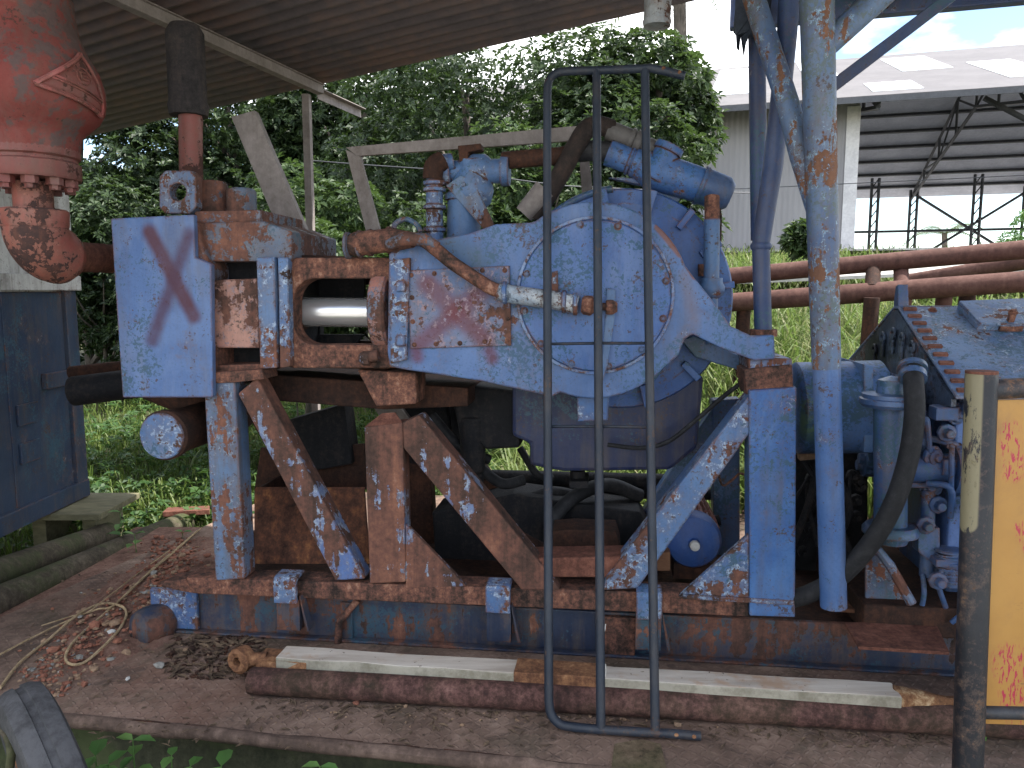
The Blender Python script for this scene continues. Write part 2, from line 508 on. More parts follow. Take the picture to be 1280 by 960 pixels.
def wallmat():
    n = NT('corrugated_wall_sheet')
    w = n.t.nodes.new('ShaderNodeTexWave'); w.inputs['Scale'].default_value = 2.2; w.inputs['Distortion'].default_value = 0
    n.t.links.new(n.co, w.inputs[0])
    col = n.mix(n.step(n.noise(.8, 6, .6, vec=n.vm('MULTIPLY', n.co, (1, 1, .2))), .35, .7), (.20, .195, .205), (.265, .26, .27))
    col = n.mix(n.math('MULTIPLY', w.outputs['Fac'], .15), col, (.20, .20, .22))
    return n.done(col, .55, n.bump(w.outputs['Fac'], .5, .03))
M['barn_wall'] = wallmat()
M['barn_roof'] = plain('grey_roof_sheet', (.070, .062, .062), (.098, .088, .088), 1.0, .6, .1)
M['barn_panel'] = plain('translucent_roof_panel', (.75, .78, .80), (.85, .87, .88), 2, .4, .05)
M['barn_steel'] = plain('dark_barn_steel', (.04, .043, .05), (.065, .068, .078), 3, .6)
M['barn_under'] = plain('lightened_roof_underside', (.42, .44, .52), (.54, .56, .64), 1.2, .7)  # lightened, bluish tone stands in for haze and bounced light
M['concrete'] = plain('pale_concrete', (.30, .285, .26), (.42, .40, .375), 1.5, .9, .3)
M['bark'] = plain('grey_bark', (.045, .038, .03), (.12, .10, .085), 6, .95, .8, (1, 1, .25))
M['rope'] = plain('frayed_rope', (.22, .155, .085), (.38, .28, .17), 30, .95, .6)
M['board'] = plain('mossy_board', (.09, .085, .05), (.18, .165, .10), 5, .9, .4, (.3, 1, 1))
M['tarp'] = plain('dark_tarpaulin', (.012, .018, .03), (.035, .045, .065), 5, .7, .4)
M['tyre'] = plain('worn_tyre_rubber', (.016, .016, .018), (.055, .055, .06), 5, .85, .6)
M['stone_grey'] = plain('grey_stone', (.13, .125, .115), (.28, .27, .25), 9, .9, .6)
M['stone_tan'] = plain('tan_stone', (.17, .105, .065), (.30, .20, .13), 9, .9, .6)
M['stone_red'] = plain('red_brick_bits', (.15, .055, .035), (.26, .11, .07), 9, .9, .6)
M['stone_white'] = plain('white_stone', (.35, .34, .32), (.5, .49, .47), 9, .9, .5)


def soil():
    n = NT('soil_and_leaf_litter')
    x = n.math('ADD', n.math('MULTIPLY', n.noise(.7, 8, .6), .5), n.math('MULTIPLY', n.noise(14, 8, .7), .5))
    col = n.ramp(x, [(.35, (.025, .028, .012)), (.5, (.05, .055, .02)), (.6, (.075, .06, .032)), (.72, (.11, .085, .05))])
    return n.done(col, .95, n.bump(n.noise(20, 8, .75), .8, .02))
M['soil'] = soil()


def leafmat(name, stops, trans=.3, rough=.5, spec=.28):
    n = NT(name)
    g = n.t.nodes.new('ShaderNodeNewGeometry')
    x = n.math('ADD', n.math('MULTIPLY', g.outputs['Random Per Island'], .6), n.math('MULTIPLY', n.noise(1.3, 4), .55))
    col = n.ramp(x, stops)
    n.done(col, rough, None, 0, spec)
    tr = n.t.nodes.new('ShaderNodeBsdfTranslucent')
    n.t.links.new(n.mix(.4, col, (.12, .20, .035)), tr.inputs[0])
    mx = n.t.nodes.new('ShaderNodeMixShader'); mx.inputs[0].default_value = trans
    n.t.links.new(n.bsdf.outputs[0], mx.inputs[1]); n.t.links.new(tr.outputs[0], mx.inputs[2])
    n.t.links.new(mx.outputs[0], n.out.inputs[0])
    return n.m
M['leaf'] = leafmat('tree_leaves', [(.2, (.012, .023, .010)), (.5, (.024, .043, .018)), (.75, (.040, .067, .025)), (.95, (.066, .098, .040))])
M['leaf_light'] = leafmat('bright_bush_leaves', [(.2, (.018, .036, .013)), (.5, (.034, .064, .021)), (.75, (.056, .092, .030)), (.95, (.09, .13, .048))])
M['leaf_dark'] = leafmat('shade_tree_leaves', [(.2, (.009, .018, .009)), (.5, (.017, .032, .014)), (.8, (.030, .050, .021))], .2)
M['grass'] = leafmat('long_grass', [(.15, (.055, .088, .022)), (.45, (.10, .15, .038)), (.65, (.15, .20, .06)), (.82, (.22, .23, .10)), (.95, (.32, .29, .17))], .45, .5, .25)
M['weed'] = leafmat('weed_leaves', [(.2, (.018, .045, .014)), (.5, (.034, .08, .022)), (.8, (.06, .115, .034))], .3)
M['sprout'] = leafmat('sprout_leaves', [(.2, (.05, .12, .03)), (.5, (.08, .17, .045)), (.8, (.12, .22, .06))], .3)
M['blue_shade'] = paint('blue_engine_paint', (.024, .058, .15), (.055, .10, .21), rust=.585, spots=1.0, edge=.10, grime=.6, big=4.5, rim=(.22, .28, .36))
M['coupling'] = plain('dark_coupling_steel', (.05, .047, .047), (.10, .093, .09), 4, .6)
M['palm'] = leafmat('palm_fronds', [(.2, (.03, .045, .022)), (.6, (.055, .075, .036)), (.9, (.09, .10, .06))], .3)
M['blue_deep'] = paint('dark_blue_post_paint', (.020, .038, .10), (.045, .07, .15), rust=.62, spots=.5, edge=.03, grime=.5)  # one even darker blue for rear posts, flat brace and fascia
M['timber_side'] = plain('darker_beam_side', (.16, .145, .11), (.30, .28, .23), 4, .85, .5)  # front face of the beam: darker, yellower tone than its top
# ------------------------------------------------------------------ the mud pump
PUMP = thing('mud_pump', 'large blue mud pump with a red X sprayed on its end block', 'pump', F(600, 735, .4))
O_ = V(PUMP.location)
S = mpp()            # metres per pixel on the front plane


def fl(pts, d): return [F(x, y, d) for x, y in pts]
def at(px, py, d): return F(px, py, d)


RED = (.055, .008, .013)
m_x = paint('blue_end_block_paint', (.052, .104, .245), (.088, .148, .30), rust=.607, spots=.4, edge=.24, grime=.4, streak=.06, org=O_, rim=(.24, .24, .25),
            marks=[(at(187, 290, -.05), at(242, 395, -.05), .055, RED, .95, .25), (at(237, 293, -.05), at(190, 425, -.05), .055, (.045, .014, .035), .9, .1)])
m_cover = paint('access_cover_paint', (.058, .10, .21), (.14, .17, .27), rust=.548, spots=.5, edge=.14, grime=.5, org=O_, rim=(.30, .16, .13), rimw=.05,
                marks=[(at(535, 355, -.01), at(606, 425, -.01), .075, (.10, .018, .02), .8, .2), (at(606, 360, -.01), at(525, 430, -.01), .07, (.10, .016, .022), .75, .15)])
m_house = paint('blue_housing_paint', (.048, .102, .24), (.09, .152, .305), rust=.60, spots=.75, edge=.14, grime=.4, org=O_, spotcol=(.03, .075, .12), streak=.18,
                marks=[(at(856, 345, 0), at(868, 400, 0), .05, (.15, .085, .04), .38, .02), (at(822, 284, 0), at(850, 318, 0), .02, (.14, .055, .035), .9, .4), (at(855, 322, 0), at(868, 346, 0), .018, (.14, .055, .035), .9, .4), (at(560, 300, 0), at(600, 330, 0), .09, (.045, .08, .11), .6, .05), (at(520, 438, 0), at(522, 446, 0), .05, (.09, .015, .03), .8, .1), (at(612, 438, 0), at(615, 448, 0), .05, (.09, .015, .03), .8, .1)])
m_gear = paint('gear_case_paint', (.040, .092, .25), (.078, .145, .32), rust=.625, spots=1.0, edge=.10, grime=.25, spotcol=(.022, .07, .11), rim=(.30, .38, .45))
m_drum = paint('gear_drum_paint', (.028, .074, .225), (.058, .122, .29), rust=.615, spots=.25, edge=.07, grime=.25)

# fluid end
b = MB(); b.prism(fl([(138, 273), (242, 268), (244, 322), (264, 330), (266, 497), (153, 497)], -.05), W * .035)
b.build('end_plate', m_x, PUMP, .006)
b = MB(); b.prism(fl([(143, 279), (243, 275), (262, 335), (262, 492), (158, 492)], -.014), W * .72)
fe = b.build('fluid_end_block', M['flaky'], PUMP, .012)
lug = [(197, 268), (196, 224), (200, 217), (236, 217), (243, 224), (243, 268)]
b = MB()
ang = [math.radians(a) for a in range(0, 360, 20)]
cx, cy = 222, 240
def sqr(a, w, h):
    c, s_ = math.cos(a), math.sin(a); k = min(w / max(abs(c), 1e-6), h / max(abs(s_), 1e-6)); return c * k, s_ * k
outer = [at(cx + sqr(a, 23, 27)[0], cy + sqr(a, 23, 27)[1], .05) for a in ang]
inner = [at(cx + 10.5 * math.cos(a), cy + 11 * math.sin(a), .05) for a in ang]
b.ring(outer, inner, W * .06)
b.build('lifting_lug', M['stand'], PUMP, .004)
for (x, y0, r, d) in ((266, 224, 23, .16), (303, 234, 21, .14)):
    b = MB(); b.lathe(at(x, 276, d + .08), K, [(0, r * S * 1.06), (.03, r * S * 1.06), (.03, r * S * .93), ((276 - y0) * S * .9, r * S * .93), ((276 - y0) * S, r * S * .8), ((276 - y0) * S, .0)], 20)
    b.build('valve_cover', M['flaky'], PUMP, .004)
b = MB(); b.prism(fl([(243, 279), (330, 276), (365, 288), (365, 326), (245, 326)], .03), W * .6); b.jitter(.004)
b.build('valve_block', M['flaky'], PUMP, .008)
b = MB(); b.prism(fl([(243, 264), (326, 262), (326, 279), (243, 279)], .06), W * .5)
b.build('valve_block_cap', M['flaky'], PUMP, .006)
b = MB(); b.prism(fl([(264, 350), (322, 348), (324, 435), (264, 435)], .03), W * .5)
b.build('liner_housing', M['primer'], PUMP, .006)
b = MB(); b.prism(fl([(264, 322), (322, 322), (322, 350), (264, 350)], .17), W * .35); b.cut(); b.prism(fl([(262, 434), (326, 434), (326, 459), (262, 459)], .19), W * .3)
b.build_each('liner_recess', M['grease'], PUMP)
b = MB(); b.prism(fl([(262, 435), (272, 435), (272, 459), (262, 459)], .03), W * .4); b.cut(); b.prism(fl([(264, 457), (327, 455), (327, 466), (264, 470)], .03), W * .5)
b.build_each('recess_sill', M['rust'], PUMP, .003)
b = MB(); b.prism(fl([(320, 322), (343, 321), (346, 460), (325, 461)], -.012), W * .5)
b.build('flange_plate', M['blue_flat'], PUMP, .006)
b = MB(); b.prism(fl([(343, 325), (347, 325), (350, 459), (346, 459)], .03), W * .45)
b.build('flange_gap', M['rust_dark'], PUMP)
b = MB(); b.prism(fl([(347, 321), (360, 322), (363, 458), (350, 460)], .0), W * .05)
b.build('flange_plate', M['blue_flat'], PUMP, .005)

# crosshead frame with its open window
def rrect(x0, y0, x1, y1, r, n=6):
    out = []
    for cx, cy, a0 in ((x1 - r, y1 - r, 0), (x0 + r, y1 - r, 90), (x0 + r, y0 + r, 180), (x1 - r, y0 + r, 270)):
        for i in range(n + 1):
            a = math.radians(a0 + 90 * i / n); out.append((cx + r * math.cos(a), cy + r * math.sin(a)))
    return out
inn = rrect(366, 348, 497, 431, 28)
def proj_out(pts, x0, y0, x1, y1):
    cx, cy = (x0 + x1) / 2, (y0 + y1) / 2; o = []
    for x, y in pts:
        dx, dy = x - cx, y - cy
        k = min((x1 - cx) / max(abs(dx), 1e-6), (y1 - cy) / max(abs(dy), 1e-6)); o.append((cx + dx * k, cy + dy * k))
    return o
out = proj_out(inn, 361, 322, 506, 460)
b = MB(); b.ring(fl(out, .055), fl(inn, .055), W * .12)
b.build('crosshead_frame', M['rust'], PUMP, .008)
b = MB(); inn2 = rrect(372, 356, 496, 426, 28); b.ring(fl(out, .5), fl(inn2, .5), W * .1)
b.build('crosshead_frame', M['rust_dark'], PUMP, .006)
b = MB(); b.prism(fl([(360, 318), (486, 322), (486, 342), (360, 340)], .15), W * .36); b.cut(); b.prism(fl([(360, 443), (486, 440), (486, 462), (360, 459)], .15), W * .36)
b.build_each('crosshead_web', M['rust_dark'], PUMP, .006)
b = MB(); b.prism(fl([(362, 345), (372, 345), (372, 440), (362, 440)], .15), W * .35)
b.prism(fl([(366, 342), (455, 342), (455, 372), (400, 372), (400, 418), (455, 418), (440, 436), (366, 436)], .42), W * .03)
b.build('dark_window_backing', M['grease'], PUMP)  # dark plate added behind the window to keep the cavity dark
b = MB(); b.cyl(at(381, 390, .25), at(500, 391, .25), 18.5 * mpp(.25), n=40)
rod = b.build('piston_rod', M['chrome'], PUMP)
b = MB(); b.lathe(at(372, 390, .25), U, [(0, .10), (.03, .10), (.04, .085), (.045, 18.5 * S)], 36)
b.build('wiper_gland', M['rust_dark'], rod)
b = MB(); b.lathe(at(471, 388, .165), U, [(0, .12), (.008, .185), (.03, .192), (.075, .192), (.085, .18)], 48)
b.build('rod_gland', M['primer'], PUMP)
b = MB(); b.cyl(at(455, 447, .02), at(473, 444, .02), .026, n=16); b.lathe(at(449, 448, .02), U, [(0, .02), (.02, .034), (.05, .034)], 8, False)
b.build('drain_plug', M['stand_rust'], PUMP)

# power end housing: front cheek plate with arm
hp = [(486, 316), (500, 308), (540, 300), (585, 292), (620, 280)]
hp += [(742 + 122 * math.cos(math.radians(a)), 374 + 122 * math.sin(math.radians(a))) for a in range(232, 342, 6)]
hp += [(866, 345), (888, 372), (914, 408), (940, 420), (968, 419), (969, 449), (944, 451), (905, 437), (866, 418), (856, 424), (848, 444)]
hp += [(742 + 122 * math.cos(math.radians(a)), 374 + 124 * math.sin(math.radians(a))) for a in range(44, 112, 6)]
hp += [(690, 496), (600, 476), (505, 462), (487, 458), (484, 440)]
b = MB(); b.prism(fl(hp, .0), W * .05)
house = b.build('power_end_housing', m_house, PUMP, .007)
hp2 = [(490, 322), (620, 290), (690, 270), (742, 258), (800, 274), (850, 320), (855, 420), (820, 475), (742, 488), (600, 470), (490, 452)]
b = MB(); b.prism(fl(hp2, .05), W * .62)
b.build('gear_case_body', M['blue_dark'], PUMP, .012)
b = MB(); b.prism(fl([(486, 325), (512, 322), (512, 336), (508, 450), (488, 455)], -.03), W * .03); 
for y in (352, 420): b.prism(fl([(495, y), (506, y - 1), (506, y + 12), (495, y + 13)], -.045), W * .02)
b.build('bearing_flange', M['blue_flat'], PUMP, .005)
b = MB(); b.prism(fl([(508, 338), (637, 332), (639, 432), (513, 436)], -.014), W * .014)
cov = b.build('access_cover', m_cover, PUMP, .003)
b = MB()
for x, y in [(514, 344), (543, 342), (574, 340), (603, 338), (631, 338), (634, 366), (635, 398), (634, 425), (606, 427), (575, 429), (545, 430), (518, 431), (516, 402), (515, 372)]:
    b.cut(); b.bolt(at(x, y, -.014), -W, .0075, .007)
b.build_each('bolt', M['rust'], cov)
# round gear cover
c0 = at(743, 370, 0); R = 96 * mpp(0, 743, 370)
b = MB(); b.lathe(c0, -W, [(.0, R * 1.015), (.012, R * 1.015), (.016, R * .985), (.03, R * .965), (.034, R * .9), (.036, 0)], 72)
gc = b.build('gear_cover', m_gear, PUMP)
b = MB(); b.lathe(c0 - W * .013, -W, [(-.004, R * 1.028), (.004, R * 1.024), (.006, R * .99), (-.004, R * .985)], 72)
b.build('cover_seal', paint('worn_edge_paint', (.06, .12, .3), (.2, .28, .42), rust=.54, rim=(.30, .28, .27), big=9, edge=.03), gc)
b = MB()
for a in range(12, 372, 30):
    p = c0 + (U * math.cos(math.radians(a)) + K * math.sin(math.radians(a))) * R * .93 - W * .033
    b.cut(); b.bolt(p, -W, .0115, .011)
b.build_each('bolt', M['blue_dark'], gc)
# link bar and grease fitting
b = MB(); b.prism(fl([(759, 360), (770, 362), (768, 400), (760, 455), (754, 476), (748, 474), (754, 440), (757, 390)], -.055), W * .02)
b.build('link_bar', M['blue'], PUMP, .003)
b = MB(); b.prism(fl([(690, 340), (697, 338), (698, 366), (688, 364)], -.05), W * .015)
b.build('pipe_clip', M['blue_flat'], PUMP, .002)
# grease line running along the front
hl = curve([at(x, y, d) for x, y, d in [(512, 299, -.05), (528, 300, -.08), (545, 312, -.085), (566, 329, -.08), (590, 345, -.08), (612, 359, -.08), (628, 365, -.08)]], 6)
b = MB(); b.tube(hl, 8.2 * S, 14)
gl = b.build('grease_line', M['rust'], PUMP)
b = MB(); b.tube([at(436, 307, .02), at(446, 305, .01), at(490, 300, -.02), at(516, 300, -.05)], [.045, .055, .052, .034], 20)
b.build('line_end_fitting', M['rust'], gl)
b = MB()
for x in (432, 447, 460, 484): b.cut(); b.lathe(at(x, 307 - (x - 432) * .13, .015), U, [(0, .047), (.004, .061), (.018, .061), (.022, .05)], 20)
b.build_each('fitting_collar', M['flaky'], gl)
b = MB(); b.tube([at(485, 306, -.055), at(505, 299, -.075), at(532, 299, -.10), at(548, 308, -.1)], [.024, .03, .027, .018], 12)
b.build('lagging', M['flaky'], gl)
silver = paint('silver_flaked_lagging', (.14, .20, .28), (.42, .45, .47), rust=.52, rim=(.5, .5, .5), big=12, spots=1.2, edge=.02, spotcol=(.02, .03, .05))
b = MB(); b.tube(curve([at(624, 364, -.08), at(640, 368, -.085), at(690, 375, -.09), at(722, 381, -.09)], 5), 11 * S, 16)
b.build('silver_pipe', silver, gl)
b = MB()
for x, y in ((628, 366), (702, 377), (716, 380)): b.cut(); b.lathe(at(x, y, -.088), U, [(0, 11 * S), (.003, 13.5 * S), (.018, 13.5 * S), (.022, 11 * S)], 16)
b.build_each('pipe_union', M['blue_flat'], gl)
b = MB(); b.lathe(at(727, 381, -.09), U - K * .1, [(0, .03), (.01, .04), (.04, .043), (.055, .03)], 8, False); b.lathe(at(757, 384, -.06), U, [(0, .03), (.005, .036), (.03, .036), (.05, .022)], 6, False)
b.cyl(at(735, 382, -.08), at(760, 384, -.06), .016); b.cyl(at(764, 384, 0), at(764, 384, -.07), .02)
b.build('grease_nipple', M['rust'], gl)
b = MB(); b.tube(curve([at(492, 286, .04), at(495, 279, .05), at(507, 274, .06), at(520, 280, .06), at(526, 290, .05)], 6), .012, 10)
b.build('loop_hose', M['blue_dark'], PUMP)

# rear gear drum
dc = at(776, 375, .38); RD = 139 * mpp(.38, 776, 375)
b = MB(); b.lathe(dc, W, [(0, RD * .80), (0, RD * .86), (.012, RD * .86), (.02, RD * .985), (.03, RD), (.30, RD), (.32, RD * .97), (.32, RD * .5)], 84)
drum = b.build('gear_drum', m_drum, PUMP)
b = MB()
for a in (-75, -45, -18, 8, 30, 52, 74, 100, 125, 150):
    ca, sa = math.cos(math.radians(a)), math.sin(math.radians(a)); rr = U * ca + K * sa; tt = U * -sa + K * ca
    b.cut(); b.box(dc + rr * RD * .90 - W * .008, rr * RD * .10, tt * .016, W * .03)
b.build_each('drum_rib', m_drum, drum, .003)
b = MB(); b.tube([dc + (U * math.cos(math.radians(a)) + K * math.sin(math.radians(a))) * RD * .995 + W * .02 for a in range(95, 150, 5)], .018, 10)
b.build('drum_rim_pipe', M['blue_dark'], drum)

# dark gear case underside and drive
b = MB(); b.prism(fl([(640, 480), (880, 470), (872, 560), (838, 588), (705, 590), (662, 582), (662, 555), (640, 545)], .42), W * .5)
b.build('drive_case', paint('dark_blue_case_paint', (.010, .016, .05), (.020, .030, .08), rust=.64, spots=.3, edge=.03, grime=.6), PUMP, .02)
b = MB(); b.prism(fl([(560, 478), (650, 490), (650, 560), (606, 562), (590, 545), (575, 545)], .5), W * .4)
b.cyl(at(590, 520, .55), at(592, 590, .55), .075, .06); b.cyl(at(592, 590, .55), at(592, 604, .55), .055)
b.build('drive_bracket', M['grease'], PUMP, .015)
b = MB(); b.prism(fl([(721, 496), (762, 494), (760, 526), (722, 527)], .05), W * .12)
b.build('foot_block', M['blue_flat'], PUMP, .006)
b = MB(); b.cyl(at(722, 588, .6), at(722, 604, .6), .04); b.prism(fl([(712, 602), (735, 602), (735, 610), (712, 610)], .5), W * .2)
b.build('drain_cock', M['grease'], PUMP)
b = MB(); b.prism(fl([(850, 424), (868, 420), (944, 453), (936, 466), (870, 447)], .3), W * .3)
b.build('arm_web', M['blue_dark'], PUMP, .006)
b = MB(); b.prism(fl([(936, 448), (990, 448), (992, 470), (936, 472)], .05), W * .5)
b.build('arm_seat', M['stand_rust'], PUMP, .005)

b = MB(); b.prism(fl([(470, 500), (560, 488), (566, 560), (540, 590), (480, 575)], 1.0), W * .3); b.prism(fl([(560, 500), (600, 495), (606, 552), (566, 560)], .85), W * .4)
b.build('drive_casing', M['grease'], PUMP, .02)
b = MB()
for (x0, y0, x1, y1, d_, r) in ((600, 585, 655, 600, .8, .03), (650, 560, 690, 598, .9, .022), (540, 520, 612, 575, .7, .028)):
    b.cut(); b.tube(curve([at(x0, y0, d_), at((x0 + x1) / 2, (y0 + y1) / 2 + 12, d_ - .05), at(x1, y1, d_)], 6), r, 10)
b.build_each('drain_hose', M['rubber'], PUMP)
# valve assembly on top
b = MB(); b.cyl(at(579, 300, .5), at(581, 240, .5), .085, n=28); b.lathe(at(581, 250, .5), K, [(0, .09), (.0, .10), (.03, .10), (.03, .085)], 28)
b.build('strainer_body', M['blue'], PUMP)
b = MB(); b.tube(curve([at(544, 302, .42), at(543, 262, .42), at(544, 222, .42), at(549, 206, .44), at(566, 202, .46)], 5), .042, 18)
for y in (240, 232, 262, 290): b.lathe(at(543.5, y, .42), K, [(0, .045), (.003, .056), (.02, .056), (.023, .045)], 18)
b.build('bypass_pipe', M['blue_flat'], PUMP)
b = MB(); b.tube(curve([at(541, 224, .41), at(543, 208, .41), at(553, 201, .43)], 5), .05, 16)
b.build('bypass_elbow', M['rust_dark'], PUMP)
b = MB(); b.lathe(at(590, 262, .5), K, [(0, .06), (.03, .095), (.09, .11), (.15, .10), (.20, .07), (.24, .07)], 24)
b.lathe(at(565, 215, .5), U, [(-.03, .05), (-.03, .08), (0, .08), (.0, .055), (.06, .06), (.11, .085), (.17, .085), (.20, .06), (.25, .06), (.25, .075), (.29, .075), (.29, .045)], 20)
b.build('relief_valve', M['blue_flat'], PUMP)
b = MB(); b.prism(fl([(572, 182), (601, 179), (602, 187), (585, 190), (585, 200), (574, 202)], .44), W * .08)
b.build('valve_bonnet', M['rust_dark'], PUMP, .004)
b = MB(); b.prism(fl([(557, 232), (575, 220), (590, 222), (618, 282), (606, 288)], .40), W * .03); b.bolt(at(580, 231, .40), -W, .012, .012); b.bolt(at(601, 272, .40), -W, .012, .012)
b.build('valve_bracket', M['stand'], PUMP, .003)
b = MB(); b.tube([at(628, 201, .5), at(660, 198, .5), at(700, 195, .5), at(724, 190, .5)], .043, 18)
b.build('discharge_pipe', M['rust_dark'], PUMP)
b = MB(); b.tube(curve([at(666, 272, .48), at(684, 246, .47), at(704, 212, .45), at(720, 182, .44), at(733, 162, .46), at(748, 157, .5), at(766, 162, .52)], 6), .046, 16)
b.build('hydraulic_hose', rusty('perished_hose', [(.3, (.012, .010, .010)), (.5, (.028, .021, .019)), (.7, (.06, .038, .03))]), PUMP)
b = MB(); b.cyl(at(655, 268, .46), at(682, 237, .46), .05, .06)
b.build('hose_guard', M['grey_steel'], PUMP)
b = MB(); b.tube([at(722, 190, .5), at(742, 188, .5), at(762, 190, .5)], .05, 16)
b.build('hose_sleeve', M['rubber'], PUMP)
b = MB(); b.cyl(at(760, 163, .52), at(800, 179, .52), .05, n=20); b.lathe(at(787, 174, .52), (at(800, 179, .52) - at(760, 163, .52)), [(0, .05), (0, .058), (.02, .058), (.02, .05), (.028, .05), (.028, .06), (.06, .06)], 20); b.cyl(at(800, 179, .52), at(826, 188, .52), .04)
b.build('hose_coupling', M['coupling'], PUMP)
mf = MB(); mf.cyl(at(760, 191, .5), at(800, 206, .5), .062, n=24); ax = at(800, 206, .5) - at(760, 191, .5)
mf.lathe(at(786, 201, .5), ax, [(0, .062), (0, .068), (.012, .068), (.012, .06), (.02, .06), (.02, .068), (.06, .068)], 24)
mf.tube([at(800, 206, .5), at(812, 212, .5), at(835, 219, .5), at(870, 230, .5), at(905, 243, .5)], [.07, .088, .09, .085, .075], 24)
mf.tube([at(833, 217, .5), at(832, 202, .5), at(834, 186, .5)], [.075, .05, .046], 20)
mf.cyl(at(814, 224, .47), at(836, 186, .47), .062, .06); mf.cyl(at(834, 190, .47), at(838, 182, .47), .07)
man = mf.build('manifold', M['blue_sound'], PUMP)
b = MB(); b.lathe(at(874, 231, .5), ax, [(0, .085), (0, .094), (.02, .094), (.02, .088), (.13, .084), (.16, .06), (.16, 0)], 24)
b.build('manifold_cap', M['blue_dark'], man)
b = MB(); b.prism(fl([(760, 222), (805, 232), (845, 258), (852, 246), (830, 240), (800, 222)], .5), W * .06)
b.build('manifold_saddle', M['blue_dark'], man, .004)
b = MB(); b.cyl(at(890, 246, .33), at(890, 278, .30), .034)
b.build('riser_nipple', M['rust'], PUMP)
b = MB(); b.cyl(at(890, 274, .30), at(889, 350, .30), .036); b.lathe(at(889, 372, .30), K, [(0, .04), (.02, .058), (.05, .062), (.07, .05), (.09, .05)], 16); b.cyl(at(889, 372, .30), at(890, 430, .30), .03)
b.build('riser_pipe', M['blue'], PUMP)
b = MB(); b.tube([at(898, 252, .47), at(901, 270, .47), at(900, 310, .47)], .006, 8)
b.build('sensing_line', M['rust'], PUMP)
b = MB(); b.cyl(at(884, 330, .33), at(884, 345, .33), .042); b.build('elbow_block', M['rust'], PUMP)
b = MB(); b.tube(curve([at(760, 556, .35), at(800, 560, .3), at(835, 552, .3), at(870, 525, .3), at(905, 495, .3), at(925, 480, .3)], 6), .011, 8)
b.build('cable', M['rubber'], PUMP)
# red riser under the roof
b = MB(); b.cyl(at(239, 228, .42), at(238, 128, .42), .058, n=24)
b.build('charge_riser', M['red'], PUMP)
b = MB(); b.lathe(at(236, 145, .42), K, [(0, .06), (0, .092), (.05, .10), (.07, .092), (.30, .092), (.40, .092), (.44, .07), (.46, 0)], 28)
b.build('charge_dampener', rusty('dark_canister_steel', [(.3, (.014, .013, .014)), (.5, (.032, .028, .029)), (.7, (.065, .05, .045))]), PUMP)  # dark grey canister, close in tone to the roof sheeting
# suction manifold under the end block
b = MB(); p0 = at(203, 545, -.05); rs = 33 * S
b.lathe(p0, W, [(0, 0), (0, rs * .9), (.012, rs), (.05, rs), (.06, rs * .9), (.75, rs * .9)], 36)
sm = b.build('suction_pipe', M['rust_dark'], PUMP)
b = MB(); b.lathe(p0 - W * .002, -W, [(0, rs * .93), (.008, rs * .9), (.012, rs * .5), (.013, 0)], 36)
b.build('blind_cap', M['blue_flat'], sm)
b = MB(); b.cyl(p0 + W * .5 + K * .05, at(190, 480, .45), .09)
b.build('suction_riser', M['rust_dark'], sm)

# ------------------------------------------------------------------ support stand
ST = thing('support_stand', 'braced steel stand of upright legs and diagonal struts, brown rust showing through blue paint', 'stand', F(600, 745, .5))
def front(name, pts, d, t, mat, bv=.008, par=ST):
    return MB().prism(fl(pts, d), W * t).build(name, mat, par, bv)
front('leg', [(254, 473), (293, 470), (306, 724), (269, 726)], 0, .12, M['stand'])
front('leg_cap', [(250, 466), (327, 462), (330, 474), (296, 478), (254, 480)], -.012, .16, M['rust'], .004)
front('strut', [(297, 492), (321, 472), (456, 724), (419, 726)], .005, .11, M['stand_rust'])
front('leg', [(455, 534), (503, 528), (507, 728), (462, 730)], .0, .12, M['stand_rust'])
front('gusset', [(507, 655), (583, 733), (507, 735)], .01, .03, M['stand_rust'], .003)
MB().add([at(455, 534, 0), at(503, 528, 0), at(503, 528, .12), at(455, 534, .12), at(478, 516, .06), at(494, 515, .06)],
         [(0, 1, 5, 4), (1, 2, 5), (2, 3, 4, 5), (3, 0, 4), (3, 2, 1, 0)]).build('leg_cap', M['rust_red'], ST, .004)
front('strut', [(504, 560), (503, 528), (524, 519), (690, 722), (700, 738), (652, 738)], .006, .12, M['stand_rust'])
front('cross_beam', [(654, 698), (786, 696), (778, 722), (664, 722)], .03, .17, M['rust_red'])
front('strut', [(938, 492), (940, 538), (797, 736), (754, 738), (758, 722)], .006, .13, M['blue_flat'])
front('leg', [(936, 488), (996, 484), (994, 772), (937, 770)], -.004, .12, M['blue_sound'], .006)
front('gusset', [(936, 668), (936, 750), (848, 746)], .0, .03, M['blue_flat'], .003)
front('leg_cap', [(930, 462), (990, 456), (992, 486), (934, 494)], .02, .2, M['rust'], .004)
front('base_rail', [(232, 722), (850, 742), (936, 746), (936, 771), (240, 742)], .012, .14, M['rust'], .006)
front('base_rail', [(205, 727), (232, 724), (244, 742), (220, 738), (207, 734)], .03, .12, M['rust'], .004)
MB().prism(fl([(852, 743), (993, 751), (993, 757), (854, 749)], -.012), W * .02).build('foot_plate', M['blue_flat'], ST, .002)
